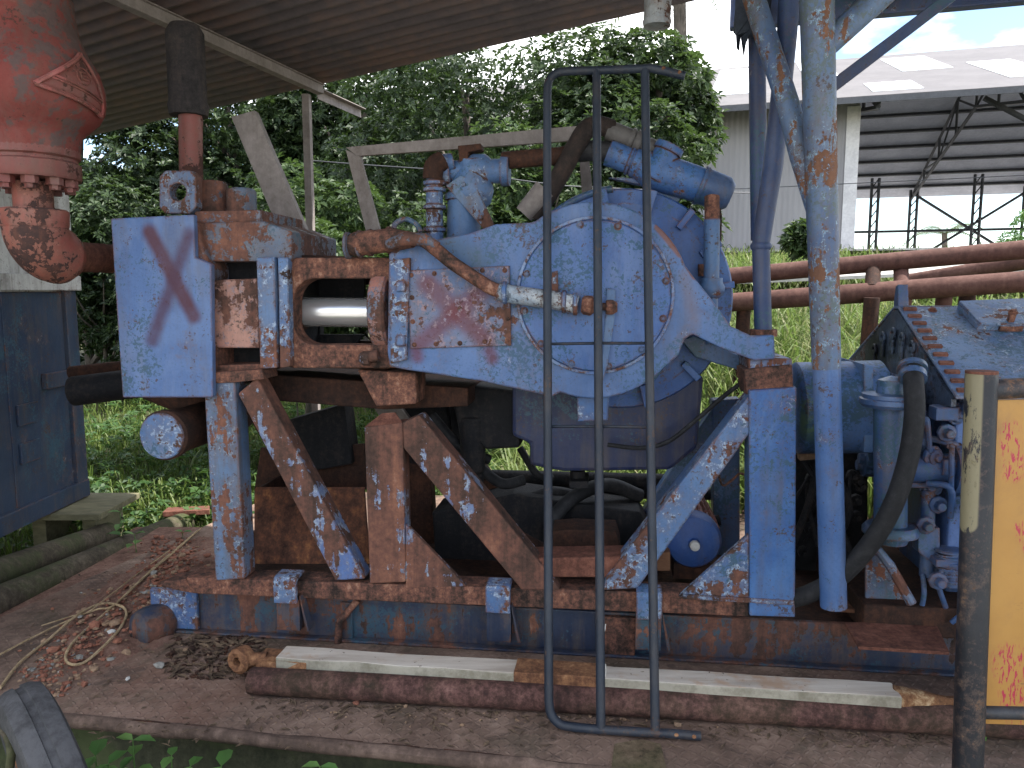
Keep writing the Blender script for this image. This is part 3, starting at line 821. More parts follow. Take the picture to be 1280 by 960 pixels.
# far side of the stand
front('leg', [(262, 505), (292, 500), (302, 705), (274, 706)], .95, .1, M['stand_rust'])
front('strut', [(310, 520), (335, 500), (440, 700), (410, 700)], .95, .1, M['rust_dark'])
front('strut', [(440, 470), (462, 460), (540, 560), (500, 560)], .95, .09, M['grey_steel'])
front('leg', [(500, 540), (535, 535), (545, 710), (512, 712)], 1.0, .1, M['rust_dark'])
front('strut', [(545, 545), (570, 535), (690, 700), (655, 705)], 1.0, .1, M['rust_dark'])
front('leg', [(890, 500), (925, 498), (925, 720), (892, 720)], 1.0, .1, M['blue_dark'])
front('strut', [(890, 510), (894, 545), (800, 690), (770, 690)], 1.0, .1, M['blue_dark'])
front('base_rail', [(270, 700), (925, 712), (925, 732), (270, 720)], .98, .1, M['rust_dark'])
front('saddle', [(300, 466), (585, 485), (585, 508), (480, 512), (330, 500)], .3, .5, M['rust_dark'])
front('saddle', [(446, 462), (520, 466), (520, 505), (470, 508)], .12, .2, M['rust'])

# drip trays between the legs
TR = thing('drip_tray', 'rusty sloping drip tray with orange patches behind the first two stand legs', 'tray', F(380, 720, .5))
b = MB(); b.prism([at(318, 612, .42), at(455, 612, .42), at(462, 705, .30), at(318, 705, .30)], W * .02 + K * .01)
b.build('tray_front', rusty('tray_rust', [(.3, (.02, .011, .008)), (.46, (.075, .033, .022)), (.58, (.15, .06, .03)), (.72, (.32, .15, .055))], scale=3), TR, .003)
b = MB(); b.prism(fl([(318, 612), (326, 560), (455, 555), (458, 612)], .75), W * .02); b.prism(fl([(318, 612), (324, 610), (324, 705), (318, 705)], .43), W * .4)
b.build('tray_back', M['rust_dark'], TR)
b = MB(); b.prism(fl([(360, 525), (430, 505), (440, 580), (385, 590)], .7), W * .15)
b.build('splash_box', M['grease'], TR, .006)

# ------------------------------------------------------------------ skid
SK = thing('skid_base', 'long dark blue skid beam with strap hooks, lying on the deck', 'skid', Z(640, 840, 0))
zr = F(640, 760, .08).z
def skz(px, py, d, z):
    p = F(px, py, d); return V((p.x, p.y, z))
a0, a1 = F(192, 760, .09), F(1250, 800, .09)
b = MB(); zt = F(500, 752, .09).z + .02
b.box((a0 + a1) / 2 * 1 + V((0, 0, 0)), V((0, 0, 0)), V((0, 0, 0)), V((0, 0, 0))) if False else None
def beam(name, px0, px1, d, t, z0, z1, mat, par=SK, bv=.006):
    p = F(px0, 760, d); q = F(px1, 760, d)
    return MB().prism([V((p.x, p.y, z0)), V((q.x, q.y, z0)), V((q.x, q.y, z1)), V((p.x, p.y, z1))], W * t).build(name, mat, par, bv)
zt = F(240, 742, .1).z + .01
beam('web', 192, 1245, .10, .03, .012, zt, M['skid'])
beam('bottom_flange', 190, 1245, .06, .16, .0, .014, M['skid'])
beam('end_plate', 188, 246, .07, .025, .02, zt + .02, M['blue_flat'])
beam('stiffener', 746, 795, .07, .03, .01, zt - .01, M['rust'])
beam('stiffener', 425, 440, .085, .03, .01, zt - .01, M['skid'])
beam('web', 300, 1245, 1.05, .05, .02, zt, M['rust_dark'])
# deck plates of the skid
pa, pb = F(245, 760, .12), F(1240, 760, .12)
b = MB(); b.prism([V((p.x, p.y, zt - .02)) for p in (pa, pb, pb + W * .98, pa + W * .98)], K * .012)
b.build('floor_plate', M['rust_dark'], SK)
for i, (x, y) in enumerate(((355, 722), (622, 733), (812, 741))):
    p = F(x, y, -.055); hw = 16 * S * .98; z1 = p.z; z0 = .09
    b = MB(); prof = [(0, z1 - .018), (.012, z1 - .004), (.03, z1), (.11, z1 + .002), (.11, z1 - .016), (.035, z1 - .018), (.02, z1 - .03), (.02, z1 - .125), (.003, z1 - .13)]
    b.prism([p - U * hw + W * t + K * (z - p.z) for t, z in prof], U * hw * 2)
    hk = b.build('hook_strap', M['blue_flat'], SK, .004)
    b = MB(); b.prism([p + U * hw + W * .03 + K * (z1 - .1 - p.z), p + U * (hw + .004) + W * .03 + K * (z1 - .1 - p.z), p + U * (hw + .045) + W * .03 + K * (z0 - p.z), p + U * (hw + .03) + W * .03 + K * (z0 - p.z)], W * .06)
    b.prism([p - U * hw + W * .03 + K * (z1 - .12 - p.z), p + U * hw + W * .03 + K * (z1 - .12 - p.z), p + U * hw + W * .03 + K * (z0 - p.z), p - U * hw + W * .03 + K * (z0 - p.z)], W * .05)
    b.build('hook_foot', M['skid'], hk, .003)
b = MB(); b.cyl(F(447, 750, .06), F(424, 778, .06), .016); b.cyl(F(424, 778, .06), F(422, 808, .06), .018)
b.build('tie_bar', M['rust'], SK)
b = MB(); p = F(176, 787, -.02); b.lathe(p, (U * .5 + W).normalized(), [(-.035, 0), (-.03, .05), (-.01, .085), (.03, .098), (.12, .098), (.14, .085), (.30, .085)], 28)
b.build('roller_end', M['skid'], SK)
z_s = Z(1057, 775, F(1120, 778, .05).z).z
b = MB(); b.prism([Z(1056, 778, z_s), Z(1168, 774, z_s), Z(1187, 815, z_s), Z(1073, 808, z_s)], K * -.014)
b.build('side_step', M['rust_red'], SK, .002)
b = MB(); b.prism([Z(1040, 760, z_s + .01), Z(1200, 772, z_s + .01), Z(1185, 725, z_s + .01), Z(1050, 720, z_s + .01)], K * -.016)
b.build('side_floor', rusty('side_floor_rust', [(.3, (.04, .02, .013)), (.5, (.11, .05, .03)), (.7, (.20, .10, .06))]), SK)
b = MB(); b.prism([Z(1095, 745, z_s + .016), Z(1128, 743, z_s + .016), Z(1140, 757, z_s + .016), Z(1105, 758, z_s + .016)], K * .008)
tag(b.build('metal_scrap', M['stone_white'], None, .002), 'small pale metal scrap lying on the rusty floor by the hose', 'scrap')

# ------------------------------------------------------------------ small motor on the floor of the skid
MO = thing('electric_motor', 'small round blue motor with a reddish barrel lying behind the blue diagonal strut', 'motor', F(866, 712, .45))
pm = at(867, 678, .36); rm_ = 35 * mpp(.36)
b = MB(); b.lathe(pm, W, [(-.02, 0), (-.02, rm_ * .55), (0, rm_ * .9), (.03, rm_), (.09, rm_), (.10, rm_ * .93)], 36); b.lathe(pm, -W, [(.02, .03), (.05, .022), (.06, .0)], 14)
b.build('end_bell', paint('motor_blue', (.02, .055, .19), (.04, .09, .25), rust=.62, edge=.05), MO)
b = MB(); b.lathe(pm, -W, [(.045, .026), (.066, .023), (.070, .012), (.070, 0)], 16); b.build('shaft_cap', M['stone_white'], MO)
b = MB(); b.lathe(pm + W * .1, W, [(0, rm_ * .95), (.4, rm_ * .95), (.42, rm_ * .7), (.42, 0)], 30)
for a in range(0, 360, 15):
    ca, sa = math.cos(math.radians(a)), math.sin(math.radians(a)); b.box(pm + W * .3 + (U * ca + K * sa) * rm_ * .97, W * .18, (U * -sa + K * ca) * .004, (U * ca + K * sa) * .012)
b.build('barrel', paint('motor_red', (.16, .035, .03), (.22, .06, .05), rust=.55), MO)
b = MB(); b.box(pm - K * (rm_ + .02) + W * .25, U * .09, W * .22, K * .04); b.build('foot', M['rust_dark'], MO)
b = MB(); b.prism(fl([(799, 693), (838, 690), (838, 714), (799, 714)], .3), W * .12)
tag(b.build('wooden_block', plain('brown_wood_block', (.12, .055, .03), (.2, .10, .055), 6, .9, .4, (.3, 1, 1)), None, .004), 'brown wooden block lying beside the small round blue motor', 'block')

# pipes and hoses low behind the stand
b = MB(); b.cyl(at(560, 596, 1.15), at(880, 604, 1.15), .05); b.cyl(at(560, 612, 1.12), at(900, 618, 1.12), .035)
tag(b.build('return_pipe', M['grease'], None), 'dark twin return pipe crossing low behind the stand', 'pipe')
b = MB(); b.tube(curve([at(686, 690, .6), at(692, 650, .65), at(720, 620, .75), at(760, 606, .9), at(800, 620, 1.0)], 8), .04, 14)
tag(b.build('coiled_hose', M['rubber'], None), 'thick black hose curving down behind the ladder bars', 'hose')
b = MB(); b.tube(curve([at(600, 628, .9), at(660, 622, .85), at(700, 615, .9), at(780, 640, .95), at(840, 660, .9), at(900, 650, .9)], 8), .03, 12)
tag(b.build('slack_hose', M['rubber'], None), 'slack dark hose sagging between the diagonal struts', 'hose')
# dark tank that fills the space behind the stand
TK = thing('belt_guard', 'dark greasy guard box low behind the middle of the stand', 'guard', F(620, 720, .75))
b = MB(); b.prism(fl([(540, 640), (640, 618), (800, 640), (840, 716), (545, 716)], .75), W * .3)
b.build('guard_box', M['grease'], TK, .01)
b = MB(); b.prism(fl([(640, 668), (650, 664), (700, 690), (690, 694)], .5), W * .02); b.prism(fl([(690, 664), (716, 662), (770, 664), (776, 684), (690, 690)], .4), W * .2)
b.build('guard_foot', M['rust_dark'], TK, .004)
# ------------------------------------------------------------------ engine set with its gabled hood
EN = thing('engine_set', 'blue engine set with a rivet-edged gabled hood beside the yellow board', 'engine', F(1150, 740, .6))
pf = F(1195, 495, -.02); zf = pf.z
pr0 = pf + W * .72; zrid = P(1115, 383, pr0.y).z
L = 2.4; DH = 1.44
def hp_(s, t, z): return V(((pf + U * s + W * t).x, (pf + U * s + W * t).y, z))
m_hood = paint('blue_hood_paint', (.040, .080, .19), (.12, .185, .30), rust=.575, spots=.8, edge=.06, grime=.4, big=4, rim=(.42, .50, .55), rimw=.045)
b = MB()
n0 = [hp_(0, -.0, zf), hp_(0, .70, zrid), hp_(0, .76, zrid), hp_(0, DH, zf + .03)]
th = K * -.014
b.prism([n0[0], n0[0] + U * L, n0[1] + U * L, n0[1]], th); b.prism([n0[1] + K * .003, n0[1] + U * L + K * .003, n0[2] + U * L + K * .003, n0[2] + K * .003], th); b.prism([n0[2], n0[2] + U * L, n0[3] + U * L, n0[3]], th)
hood = b.build('hood', m_hood, EN, .003)
b = MB()
sl = (n0[1] - n0[0]); slope_n = U.cross(sl).normalized()
if slope_n.z < 0: slope_n = -slope_n
for i in range(11):
    p = n0[0] + sl * (i + .5) / 11 + U * .045
    b.cut(); b.box(p + slope_n * .006, U * .03, sl.normalized() * .010, slope_n * .006)
for i in range(9): b.cut(); b.bolt(n0[1] + U * (.15 + i * .26) - sl.normalized() * .04, slope_n, .014, .012)
b.build_each('edge_clip', M['rust_red'], hood)
h0 = PL(1195, 386, n0[0], slope_n)
hatch = [PL(1196, 386, n0[0], slope_n), PL(1222, 414, n0[0], slope_n), PL(1262, 416, n0[0], slope_n), PL(1330, 412, n0[0], slope_n), PL(1340, 380, n0[0], slope_n)]
b = MB(); b.prism([p + slope_n * .03 for p in hatch], slope_n * .015); b.prism([p + (h0 - p) * .04 for p in hatch], slope_n * .03)
hb = b.build('hatch', m_hood, hood, .003)
q = PL(1259, 412, n0[0], slope_n)
b = MB(); b.box(q + slope_n * .05, U * .012, sl.normalized() * .012, slope_n * .05); b.box(q + slope_n * .02 - sl.normalized() * .02, U * .05, sl.normalized() * .012, slope_n * .012); b.bolt(q + slope_n * .09, slope_n, .014, .014)
b.build('hatch_catch', M['rust'], hb)
b = MB(); tp = (n0[1] + n0[2]) / 2
b.prism([tp - W * .035, tp + W * .035, tp + W * .02 + K * .10, tp - W * .01 + K * .11], U * .05)
b.build('lifting_fin', M['blue_dark'], hood, .004)
# gable end and body
m_gab = paint('oily_gable_paint', (.02, .03, .055), (.09, .13, .20), rust=.60, spots=1.6, edge=.03, grime=.4, big=5, rough=.35, spotcol=(.008, .01, .014), streak=.5)
b = MB(); b.prism([n0[0] + W * .04 - K * .02, n0[1] - K * .02, n0[2] - K * .02, n0[3] - W * .04 - K * .02, hp_(0, DH - .04, zf - .18), hp_(0, .04, zf - .05)], U * .02)
gab = b.build('gable_end', m_gab, EN)
b = MB()
for s_, t_ in ((.36, .08), (.47, .17), (.60, .20), (.72, .22), (.86, .19), (.98, .12), (.55, .02), (.85, .02)):
    b.cut(); p = hp_(-.004, s_, zf + t_)
    b.lathe(p, -U, [(0, .034), (.012, .034), (.012, .018), (-.002, .018)], 12)
    b.box(p - K * .05 - U * .006, W * .015, K * .05, U * .006)
b.build_each('louvre_boss', m_gab, gab, .003)
zfl = F(1120, 735, .3).z
def slab(name, s0, s1, t0, t1, z0, z1, mat, bv=.012, par=EN):
    return MB().prism([hp_(s0, t0, z0), hp_(s1, t0, z0), hp_(s1, t0, z1), hp_(s0, t0, z1)], W * (t1 - t0)).build(name, mat, par, bv)
slab('engine_block', .12, L, .25, 1.2, zfl, zf - .02, M['blue_dark'], .02)
slab('front_casing', -.06, .14, .35, 1.1, zf - .45, zf + .02, M['blue_dark'], .03)
slab('bed', -.3, L, .05, 1.3, zfl - .12, zfl + .02, M['rust_dark'], .01)
slab('side_panel', .05, L, .10, .25, zfl + .1, zf - .06, paint('blue_side_paint', (.05, .10, .26), (.12, .19, .36), rust=.62, spots=1.0, edge=.06, grime=.5, big=4), .012)
random.seed(21)
b = MB()
for i in range(34):
    s_ = random.uniform(-.06, .40); z = random.uniform(zfl + .08, zf - .06); t_ = random.uniform(.02, .12)
    b.cut(); k = random.random(); p = hp_(s_, t_, z)
    if k < .45: b.lathe(p, -W, [(0, .04), (.02, .04), (.025, .022), (.06, .02), (.06, 0)], 8, False)
    elif k < .75: b.box(p, U * random.uniform(.02, .06), W * .04, K * random.uniform(.015, .04))
    else: b.tube(curve([p, p + U * random.uniform(-.1, .1) - W * .03 + K * -.08, p + U * random.uniform(-.1, .1) + K * -.2], 5), .012, 8)
for i in range(26):
    b.cut(); s_ = random.uniform(-.10, .22); z = random.uniform(zf - .42, zf - .05); t_ = random.uniform(.06, .20); p = hp_(s_, t_, z); k = random.random()
    if k < .35: b.lathe(p, (-W + U * random.uniform(-.5, .5)).normalized(), [(0, .05), (.02, .05), (.02, .036), (.035, .036), (.035, .018), (.05, .018), (.05, 0)], 10)
    elif k < .7: b.box(p, U * random.uniform(.02, .07), W * .04, K * random.uniform(.008, .03))
    else: b.tube(curve([p, p + U * random.uniform(-.06, .12) - W * .05 + K * random.uniform(-.06, .06), p + U * random.uniform(-.05, .2) + K * random.uniform(-.15, .05)], 5), random.uniform(.008, .02), 8)
b.build_each('engine_fitting', M['blue_shade'], EN, .004)
b = MB()
for i in range(16):
    t_ = random.uniform(.2, 1.2); z = random.uniform(zf - .5, zf + .0); p = hp_(-.1, t_, z); b.cut()
    b.lathe(p, -U, [(-.06, .06), (.02, .06), (.025, .03), (.05, .028), (.05, 0)], 10, False)
b.build_each('casing_fitting', M['blue_dark'], EN, .004)
# upright filter canister and cross pipe
cA = at(1113, 658, .05); cB = at(1113, 504, .05)
b = MB(); b.cyl(cA, cB, 20 * S * .93, n=28)
can = b.build('filter_canister', M['blue_shade'], EN)
b = MB(); b.lathe(cB, K, [(-.015, .11), (.0, .125), (.02, .125), (.024, .115), (.04, .115), (.045, .06), (.10, .055), (.12, 0)], 24); b.cut(); b.lathe(cA, -K, [(-.01, .10), (.01, .115), (.03, .115), (.034, .08), (.07, .07)], 24)
b.build_each('canister_flange', M['blue_dark'], can)
b = MB(); b.cyl(at(1120, 586, .1), at(1190, 585, .1), 20 * S * .9, n=28); b.lathe(at(1186, 585, .1), U, [(0, .08), (0, .115), (.03, .12), (.03, .10), (.06, .10), (.06, .13), (.09, .13)], 28)
b.build('intake_pipe', M['blue_shade'], EN)
b = MB(); b.cyl(at(1160, 612, .1), at(1158, 720, .1), .03); b.cyl(at(1155, 680, .1), at(1205, 735, .05), .022); b.prism(fl([(1148, 660), (1175, 660), (1175, 690), (1160, 700), (1148, 690)], .06), W * .08)
b.build('control_rod', M['blue_dark'], EN, .003)
b = MB(); b.tube([at(1078, 690, .06), at(1097, 687, .06), at(1112, 706, .04), at(1140, 755, .0)], .022, 8); b.prism(fl([(1082, 694), (1102, 692), (1135, 750), (1082, 748)], .1), W * .015)
b.build('brace_plate', M['stand'], EN, .002)
b = MB(); b.cyl(at(1185, 690, .05), at(1188, 730, .05), .05, n=20)
for i in range(6): b.lathe(at(1186, 690 + i * 7, .05), K, [(0, .05), (.004, .058), (.012, .058), (.016, .05)], 20)
b.build('spring', M['blue_dark'], EN)
# fuel tank behind the post
t0, t1 = at(990, 510, .5), at(1098, 508, .5)
b = MB(); b.lathe(t0, t1 - t0, [(0, 0), (0, .20), (.02, .225), ((t1 - t0).length, .225), ((t1 - t0).length + .02, .2), ((t1 - t0).length + .02, 0)], 40)
def moss_patch(n, col):
    return n.mix(n.math('MULTIPLY', n.step(n.noise(9, 7, .72), .44, .56), n.seg(at(1012, 478, .28) - V(EN.location), at(1016, 530, .28) - V(EN.location), .12, .2)), col, (.085, .14, .085))
tank = b.build('fuel_tank', paint('blue_tank_paint', (.035, .085, .23), (.07, .14, .30), rust=.63, spots=.9, edge=.04, grime=.5, org=V(EN.location), extra=moss_patch), EN)
b = MB(); b.prism(fl([(1080, 455), (1092, 458), (1092, 566), (1080, 566)], .3), W * .4); b.build('tank_strap', M['blue'], tank, .004)
random.seed(5)
b = MB()
for i in range(12):
    p = at(random.uniform(1000, 1075), random.uniform(572, 600), .5)
    b.tube(curve([p, p + V((random.uniform(-.1, .1), random.uniform(-.1, .1), -.18)), p + V((random.uniform(-.15, .15), random.uniform(-.1, .1), -.42))], 6), random.choice([.008, .012, .018]), 8); b.cut()
for i in range(10):
    p = at(random.uniform(1000, 1075), random.uniform(590, 690), .55); b.lathe(p, -W, [(0, .03), (.03, .03), (.03, .015), (.06, .015)], 8, False); b.cut()
b.build_each('wiring', M['grease'], EN)
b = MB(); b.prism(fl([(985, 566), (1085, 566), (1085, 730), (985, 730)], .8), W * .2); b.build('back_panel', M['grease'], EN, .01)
b = MB(); b.prism(fl([(998, 565), (1022, 563), (1022, 574), (1000, 576)], .5), W * .05); b.build('terminal_block', M['stone_tan'], EN, .003)
# twisted wire
b = MB(); b.tube(curve([at(894, 568, .3), at(902, 605, .28), at(915, 600, .27), at(925, 592, .27), at(938, 596, .27), at(960, 598, .3)], 6), .006, 8)
tag(b.build('loose_wire', M['rust'], None), 'thin rusty wire looped behind the blue leg', 'wire')

# black hose
b = MB(); b.tube(curve([at(1141, 462, .0), at(1142, 480, -.06), at(1143, 520, -.09), at(1135, 575, -.11), at(1116, 632, -.12), at(1086, 682, -.10), at(1048, 722, -.05), at(1012, 742, .0), at(985, 750, .05)], 8), 11.4 * mpp(-.1), 20)
hs = thing('suction_hose', 'thick black rubber hose bowing down past the round blue post', 'hose', F(1005, 748, .0))
b.build('hose', M['rubber'], hs)
b = MB(); b.lathe(at(1141, 474, -.03), at(1141, 462, .0) - at(1142, 480, -.06), [(0, .04), (0, .055), (.03, .055), (.03, .045), (.05, .045), (.05, .06), (.07, .06), (.07, .03)], 20)
b.build('hose_end', M['blue_dark'], hs)

# ------------------------------------------------------------------ pipe frame on the right
PF = thing('pipe_gantry', 'tall blue pipe frame with branching braces, paint flaking to orange rust', 'frame', F(1042, 755, -.06))
m_post = paint('post_flaking_paint', (.052, .095, .20), (.10, .15, .235), rust=.545, spots=1.0, spotcol=(.075, .10, .10), edge=.02, grime=.8, big=4.2, rim=(.26, .42, .55), rimw=.04, streak=.40,
               rustramp=[(.3, (.05, .027, .02)), (.5, (.13, .065, .042)), (.7, (.24, .13, .085))])
m_postlow = paint('post_lower_paint', (.042, .098, .25), (.085, .155, .32), rust=.60, spots=.4, edge=.02, grime=.5, big=3.2)
jp = (1033, 460)
b = MB(); b.cyl(at(1033, 460, -.08), at(1042, 758, -.06), 15.5 * mpp(-.06), n=28, caps=True)
b.build('post_foot', m_postlow, PF)
b = MB(); b.tube([at(1033, 460, -.08), at(1027, 240, -.12), at(1021, 0, -.22), at(1019, -60, -.24)], [15.8 * S, 17 * S, 17.5 * S, 17.5 * S], 28)
post = b.build('post', m_post, PF)
b = MB()
for y in (38, 168): b.cut(); b.lathe(at(1024.5 - (y < 100) * .2, y, -.19 if y < 100 else -.14) - W * .05, -W, [(-.01, .036), (.012, .032), (.016, .018), (.016, 0)], 14)
b.build_each('bolt_head', M['rust'], post)
b = MB(); b.cyl(at(1026, 62, -.19), at(1115, -18, -.15), 13.5 * S)
b.build('brace', m_post, PF)
b = MB(); b.tube([at(1024, 268, -.1), at(1000, 190, -.06), at(985, 130, -.02), at(962, 60, .02), at(940, -10, .06)], 12.5 * S, 20)
b.build('brace', m_post, PF)
b = MB(); b.prism(fl([(986, 142), (1048, 93), (1190, -14), (1202, -6), (1053, 108), (992, 152)], .4), W * .05)
b.build('flat_brace', M['blue_deep'], PF, .003)
b = MB(); b.tube([at(988, -40, .1), at(984, 40, .1), at(976, 120, .12), at(966, 210, .14), at(951, 306, .15), at(954, 418, .15)], [11.5 * S] * 4 + [10.5 * S, 10.5 * S], 20)
b.lathe(at(951, 312, .15), K, [(0, .04), (.01, .046), (.02, .046), (.03, .04)], 18)
b.build('bent_post', M['blue_deep'], PF)
b = MB(); b.lathe(at(954, 420, .15), K, [(0, .06), (.03, .06), (.03, .045)], 18); b.build('post_socket', M['rust'], PF)
b = MB(); b.cyl(at(945, -40, .35), at(949, 300, .35), 10 * S * 1.05); b.build('back_post', M['blue_deep'], PF)
r2 = thing('lean_to_roof', 'dark underside of the lean-to roof on the pipe frame, above the far barn', 'roof', P(1150, 20, 4.3))
e0, e1 = P(930, 39, 4.0), P(1330, 3, 4.0)
e1.z = e0.z = (e0.z + e1.z) / 2
e0 = P(930, 39, 5.2); e1 = PL(1330, 3, e0, K); 
e1 = V(e1); e0 = V(e0)
dv = (e1 - e0); e2 = e0 + dv * 2.2; e0 = e0 - dv * .05
pv = V((dv.y, -dv.x, 0)).normalized()
if pv.y > 0: pv = -pv
b = MB(); b.prism([e0, e2, e2 + K * .2, e0 + K * .2], pv * .09)
b.build('fascia_beam', M['blue_deep'], r2, .01)
b = MB(); ea, eb = e0 + K * .205, e2 + K * .205
b.prism([ea, eb, eb + pv * 3.4 + K * .3, ea + pv * 3.4 + K * .3], K * .01)
b.build('roof_sheet', M['roof'], r2)
b = MB()
for k in range(6): 
    b.cut(); q = e0 + dv * (.1 + .4 * k) + K * .1; b.box(q + pv * 1.5 + K * .1, dv.normalized() * .03, pv * 1.5 + K * .14, K * .04)
b.build_each('rafter', M['rust_dark'], r2)

# ------------------------------------------------------------------ corrugated roof overhead
E1, E2 = P(100, 173, 7.0), P(872, 0.5, 4.6)
ed = (E2 - E1); Ln = ed.length; ed = ed / Ln
pw = V((ed.y, -ed.x, 0)).normalized()
if pw.y > 0: pw = -pw
RN = ed.cross(pw).normalized()
if RN.z < 0: RN = -RN
RF = thing('corrugated_roof', 'low rusty corrugated roof sheeting overhead, seen from below against the trees', 'roof', P(384, 300, 4.5))
nt = 520; depth = 3.3
vs = []; fs = []
s0, s1 = -3.2, Ln + 5.2  # sheet lengthened out of view on the right to shade the machine
for i in range(nt):
    t = depth * i / (nt - 1)
    h = .018 * math.cos(2 * math.pi * t / .115)
    for s_ in (s0, s1):
        vs.append(E1 + ed * s_ + pw * t + RN * h)
for i in range(nt - 1): fs.append((2 * i, 2 * i + 1, 2 * i + 3, 2 * i + 2))
b = MB(); b.add(vs, fs, True)
o = b.build('roof_sheet', M['roof'], RF, weld=False)
md = o.modifiers.new('Solid', 'SOLIDIFY'); md.thickness = .0015
def RP(px, py, off=0): return PL(px, py, E1 - RN * off, RN)
pa, pb = RP(452, 137, .09), RP(150, 0, .09)
dpu = (pa - pb).normalized()
b = MB(); up = RN; sd = dpu.cross(up).normalized()
pe = RP(402, 112, .09)
b.box((pb - dpu * 1.6 + pe) / 2, dpu * ((pe - pb).length + 1.6) / 2, sd * .028, up * .032)
b.box((pb - dpu * 1.6 + pe) / 2 + sd * .028 + up * .028, dpu * ((pe - pb).length + 1.6) / 2, sd * .02, up * .003)
b.build('purlin', M['grey_steel'], RF, .003)
b = MB(); b.box((pe + pa) / 2, dpu * (pa - pe).length / 2, sd * .026, up * .003); b.box((pe + pa) / 2 - up * .03 - sd * .024, dpu * (pa - pe).length / 2, sd * .003, up * .03)
b.build('purlin_end', M['grey_steel'], RF)
for off in (-1.7, 1.75, 3.2):
    b = MB(); b.box((pb - dpu * 1.6 + pe) / 2 + ed * off + RN * .02, dpu * ((pe - pb).length + 1.4) / 2, sd * .025, up * .03)
    pass
pt = RP(383, 118, .12); pbz = -.1
b = MB(); b.box(V((pt.x, pt.y, (pt.z + pbz) / 2)), U * .026, W * .026, K * (pt.z - pbz) / 2)
b.build('roof_post', M['grey_steel'], RF, .003)
dp = P(821, 32, 3.6); b = MB(); b.lathe(dp, K + V((.02, 0, 0)), [(0, .03), (-.0, .050), (-.004, .060), (.02, .064), (.02, .060), (.62, .060)], 28)
m_dp = paint('stained_pipe_paint', (.22, .25, .28), (.35, .36, .36), rust=.53, edge=.02, rim=(.3, .2, .14))
b.build('downpipe', m_dp, RF)
# torn tarpaulin hanging from the frame
random.seed(3)
pts_top = [(919, -14), (925, -14), (933, -14), (942, -14), (952, -14), (960, -14)]
b = MB()
low = [(917, 40), (920, 44), (921, 60), (924, 64), (926, 46), (928, 60), (930, 73), (932, 58), (934, 48), (942, 46), (950, 40), (958, 30)]
ol = [(920, -14), (919, 10)] + low + [(962, -14)]
b.prism([at(x, y, .27 + .03 * math.sin(x * .6 + y * .1)) for x, y in ol], W * .006)
b.prism([at(x + 4, y * .72, .30 + .03 * math.sin(x * .7)) for x, y in ol], W * .006)
tag(b.build('torn_tarpaulin', M['tarp'], None), 'ragged strip of dark tarpaulin hanging from the top of the pipe frame', 'tarpaulin')

# ------------------------------------------------------------------ loose channels and angle frame behind the pump
b = MB(); d = .72
q = fl([(289, 146), (318, 138), (397, 322), (366, 330)], d)
b.prism(q, W * .006); n_ = (q[1] - q[0])
ch = b
for e in ((q[0], q[3]), (q[1], q[2])):
    w_ = (q[1] - q[0]).normalized() * (.006 if e[0] is q[0] else -.006)
    ch.prism([e[0], e[1], e[1] + w_, e[0] + w_], W * .05)
tag(ch.build('steel_channel', M['grey_steel'], None, .002), 'wide grey steel channel leaning diagonally behind the pump valves', 'channel')
AF = thing('angle_frame', 'thin grey angle-iron frame standing behind the pump, dark bushes showing through it', 'frame', F(600, 300, .8))
front('frame_bar', [(432, 184), (722, 157), (712, 176), (446, 195)], .82, .03, M['grey_steel'], .002, AF)
front('frame_bar', [(432, 187), (450, 194), (476, 292), (458, 292)], .83, .03, M['grey_steel'], .002, AF)
front('frame_bar', [(724, 196), (736, 196), (742, 250), (728, 250)], .83, .03, M['grey_steel'], .002, AF)

# ------------------------------------------------------------------ ladder
LD = thing('ladder', 'narrow dark steel ladder section propped upright in front of the pump', 'ladder', Z(750, 912, 0))
Yb = Z(690, 895, .02).y
pb_ = Z(750, 914, .018); Yb = pb_.y
hx = F(735, 381, -.16)
pt_ = P(748, 381, hx.y - .015)
slope = (pt_.y - pb_.y) / (pt_.z - pb_.z)
LN = V((U.x, U.y, 0)).cross(V((0, slope, 1))).normalized()
def LP(px, py): return PL(px, py, pb_, LN)
lr = .0178
b = MB(); b.tube([LP(686, 870)] + [LP(684.5, y) for y in (700, 500, 300, 120)][0:0] + [LP(685, 600), LP(684, 300), LP(684, 118)] + curve([LP(684, 112), LP(687, 99), LP(697, 91), LP(712, 89)], 5)[1:] + [LP(745, 88), LP(800, 86), LP(812, 85)] + [LP(832, 89), LP(856, 95)], lr, 16)
fr = b.build('side_rail', M['ladder'], LD)
b = MB(); b.tube([LP(686, 868)] + curve([LP(686, 876), LP(689, 893), LP(700, 905), LP(718, 909)], 5) + [LP(750, 912), LP(800, 915), LP(840, 917), LP(876, 920)], lr, 16)
b.build('foot_rail', M['ladder'], LD)
b = MB(); b.cyl(LP(745.5, 88), LP(751, 910), lr * 1.02, n=16); b.build('stile', M['ladder'], LD)
b = MB(); b.cyl(LP(806, 87), LP(819, 914), lr * 1.02, n=16); b.build('stile', M['ladder'], LD)
for (x0, y0, x1, y1, x2, y2) in ((684, 430, 748, 429, 812, 429), (685, 533, 749, 533, 813, 534)):
    b = MB(); b.cyl(LP(x0, y0), LP(x1, y1), .0062, n=8); b.cyl(LP(x1, y1), LP(x2, y2), .0062, n=8)
    b.build('rung', M['ladder'], LD)
b = MB()
for x, y in ((829, 88), (849, 93), (845, 917), (867, 919)): b.cut(); b.lathe(LP(x, y) + LN * (-lr if LN.y > 0 else lr) * .92, -W, [(0, .008), (.002, .008), (.002, 0)], 10)
b.build_each('bolt_hole', M['orange_rust'], LD)
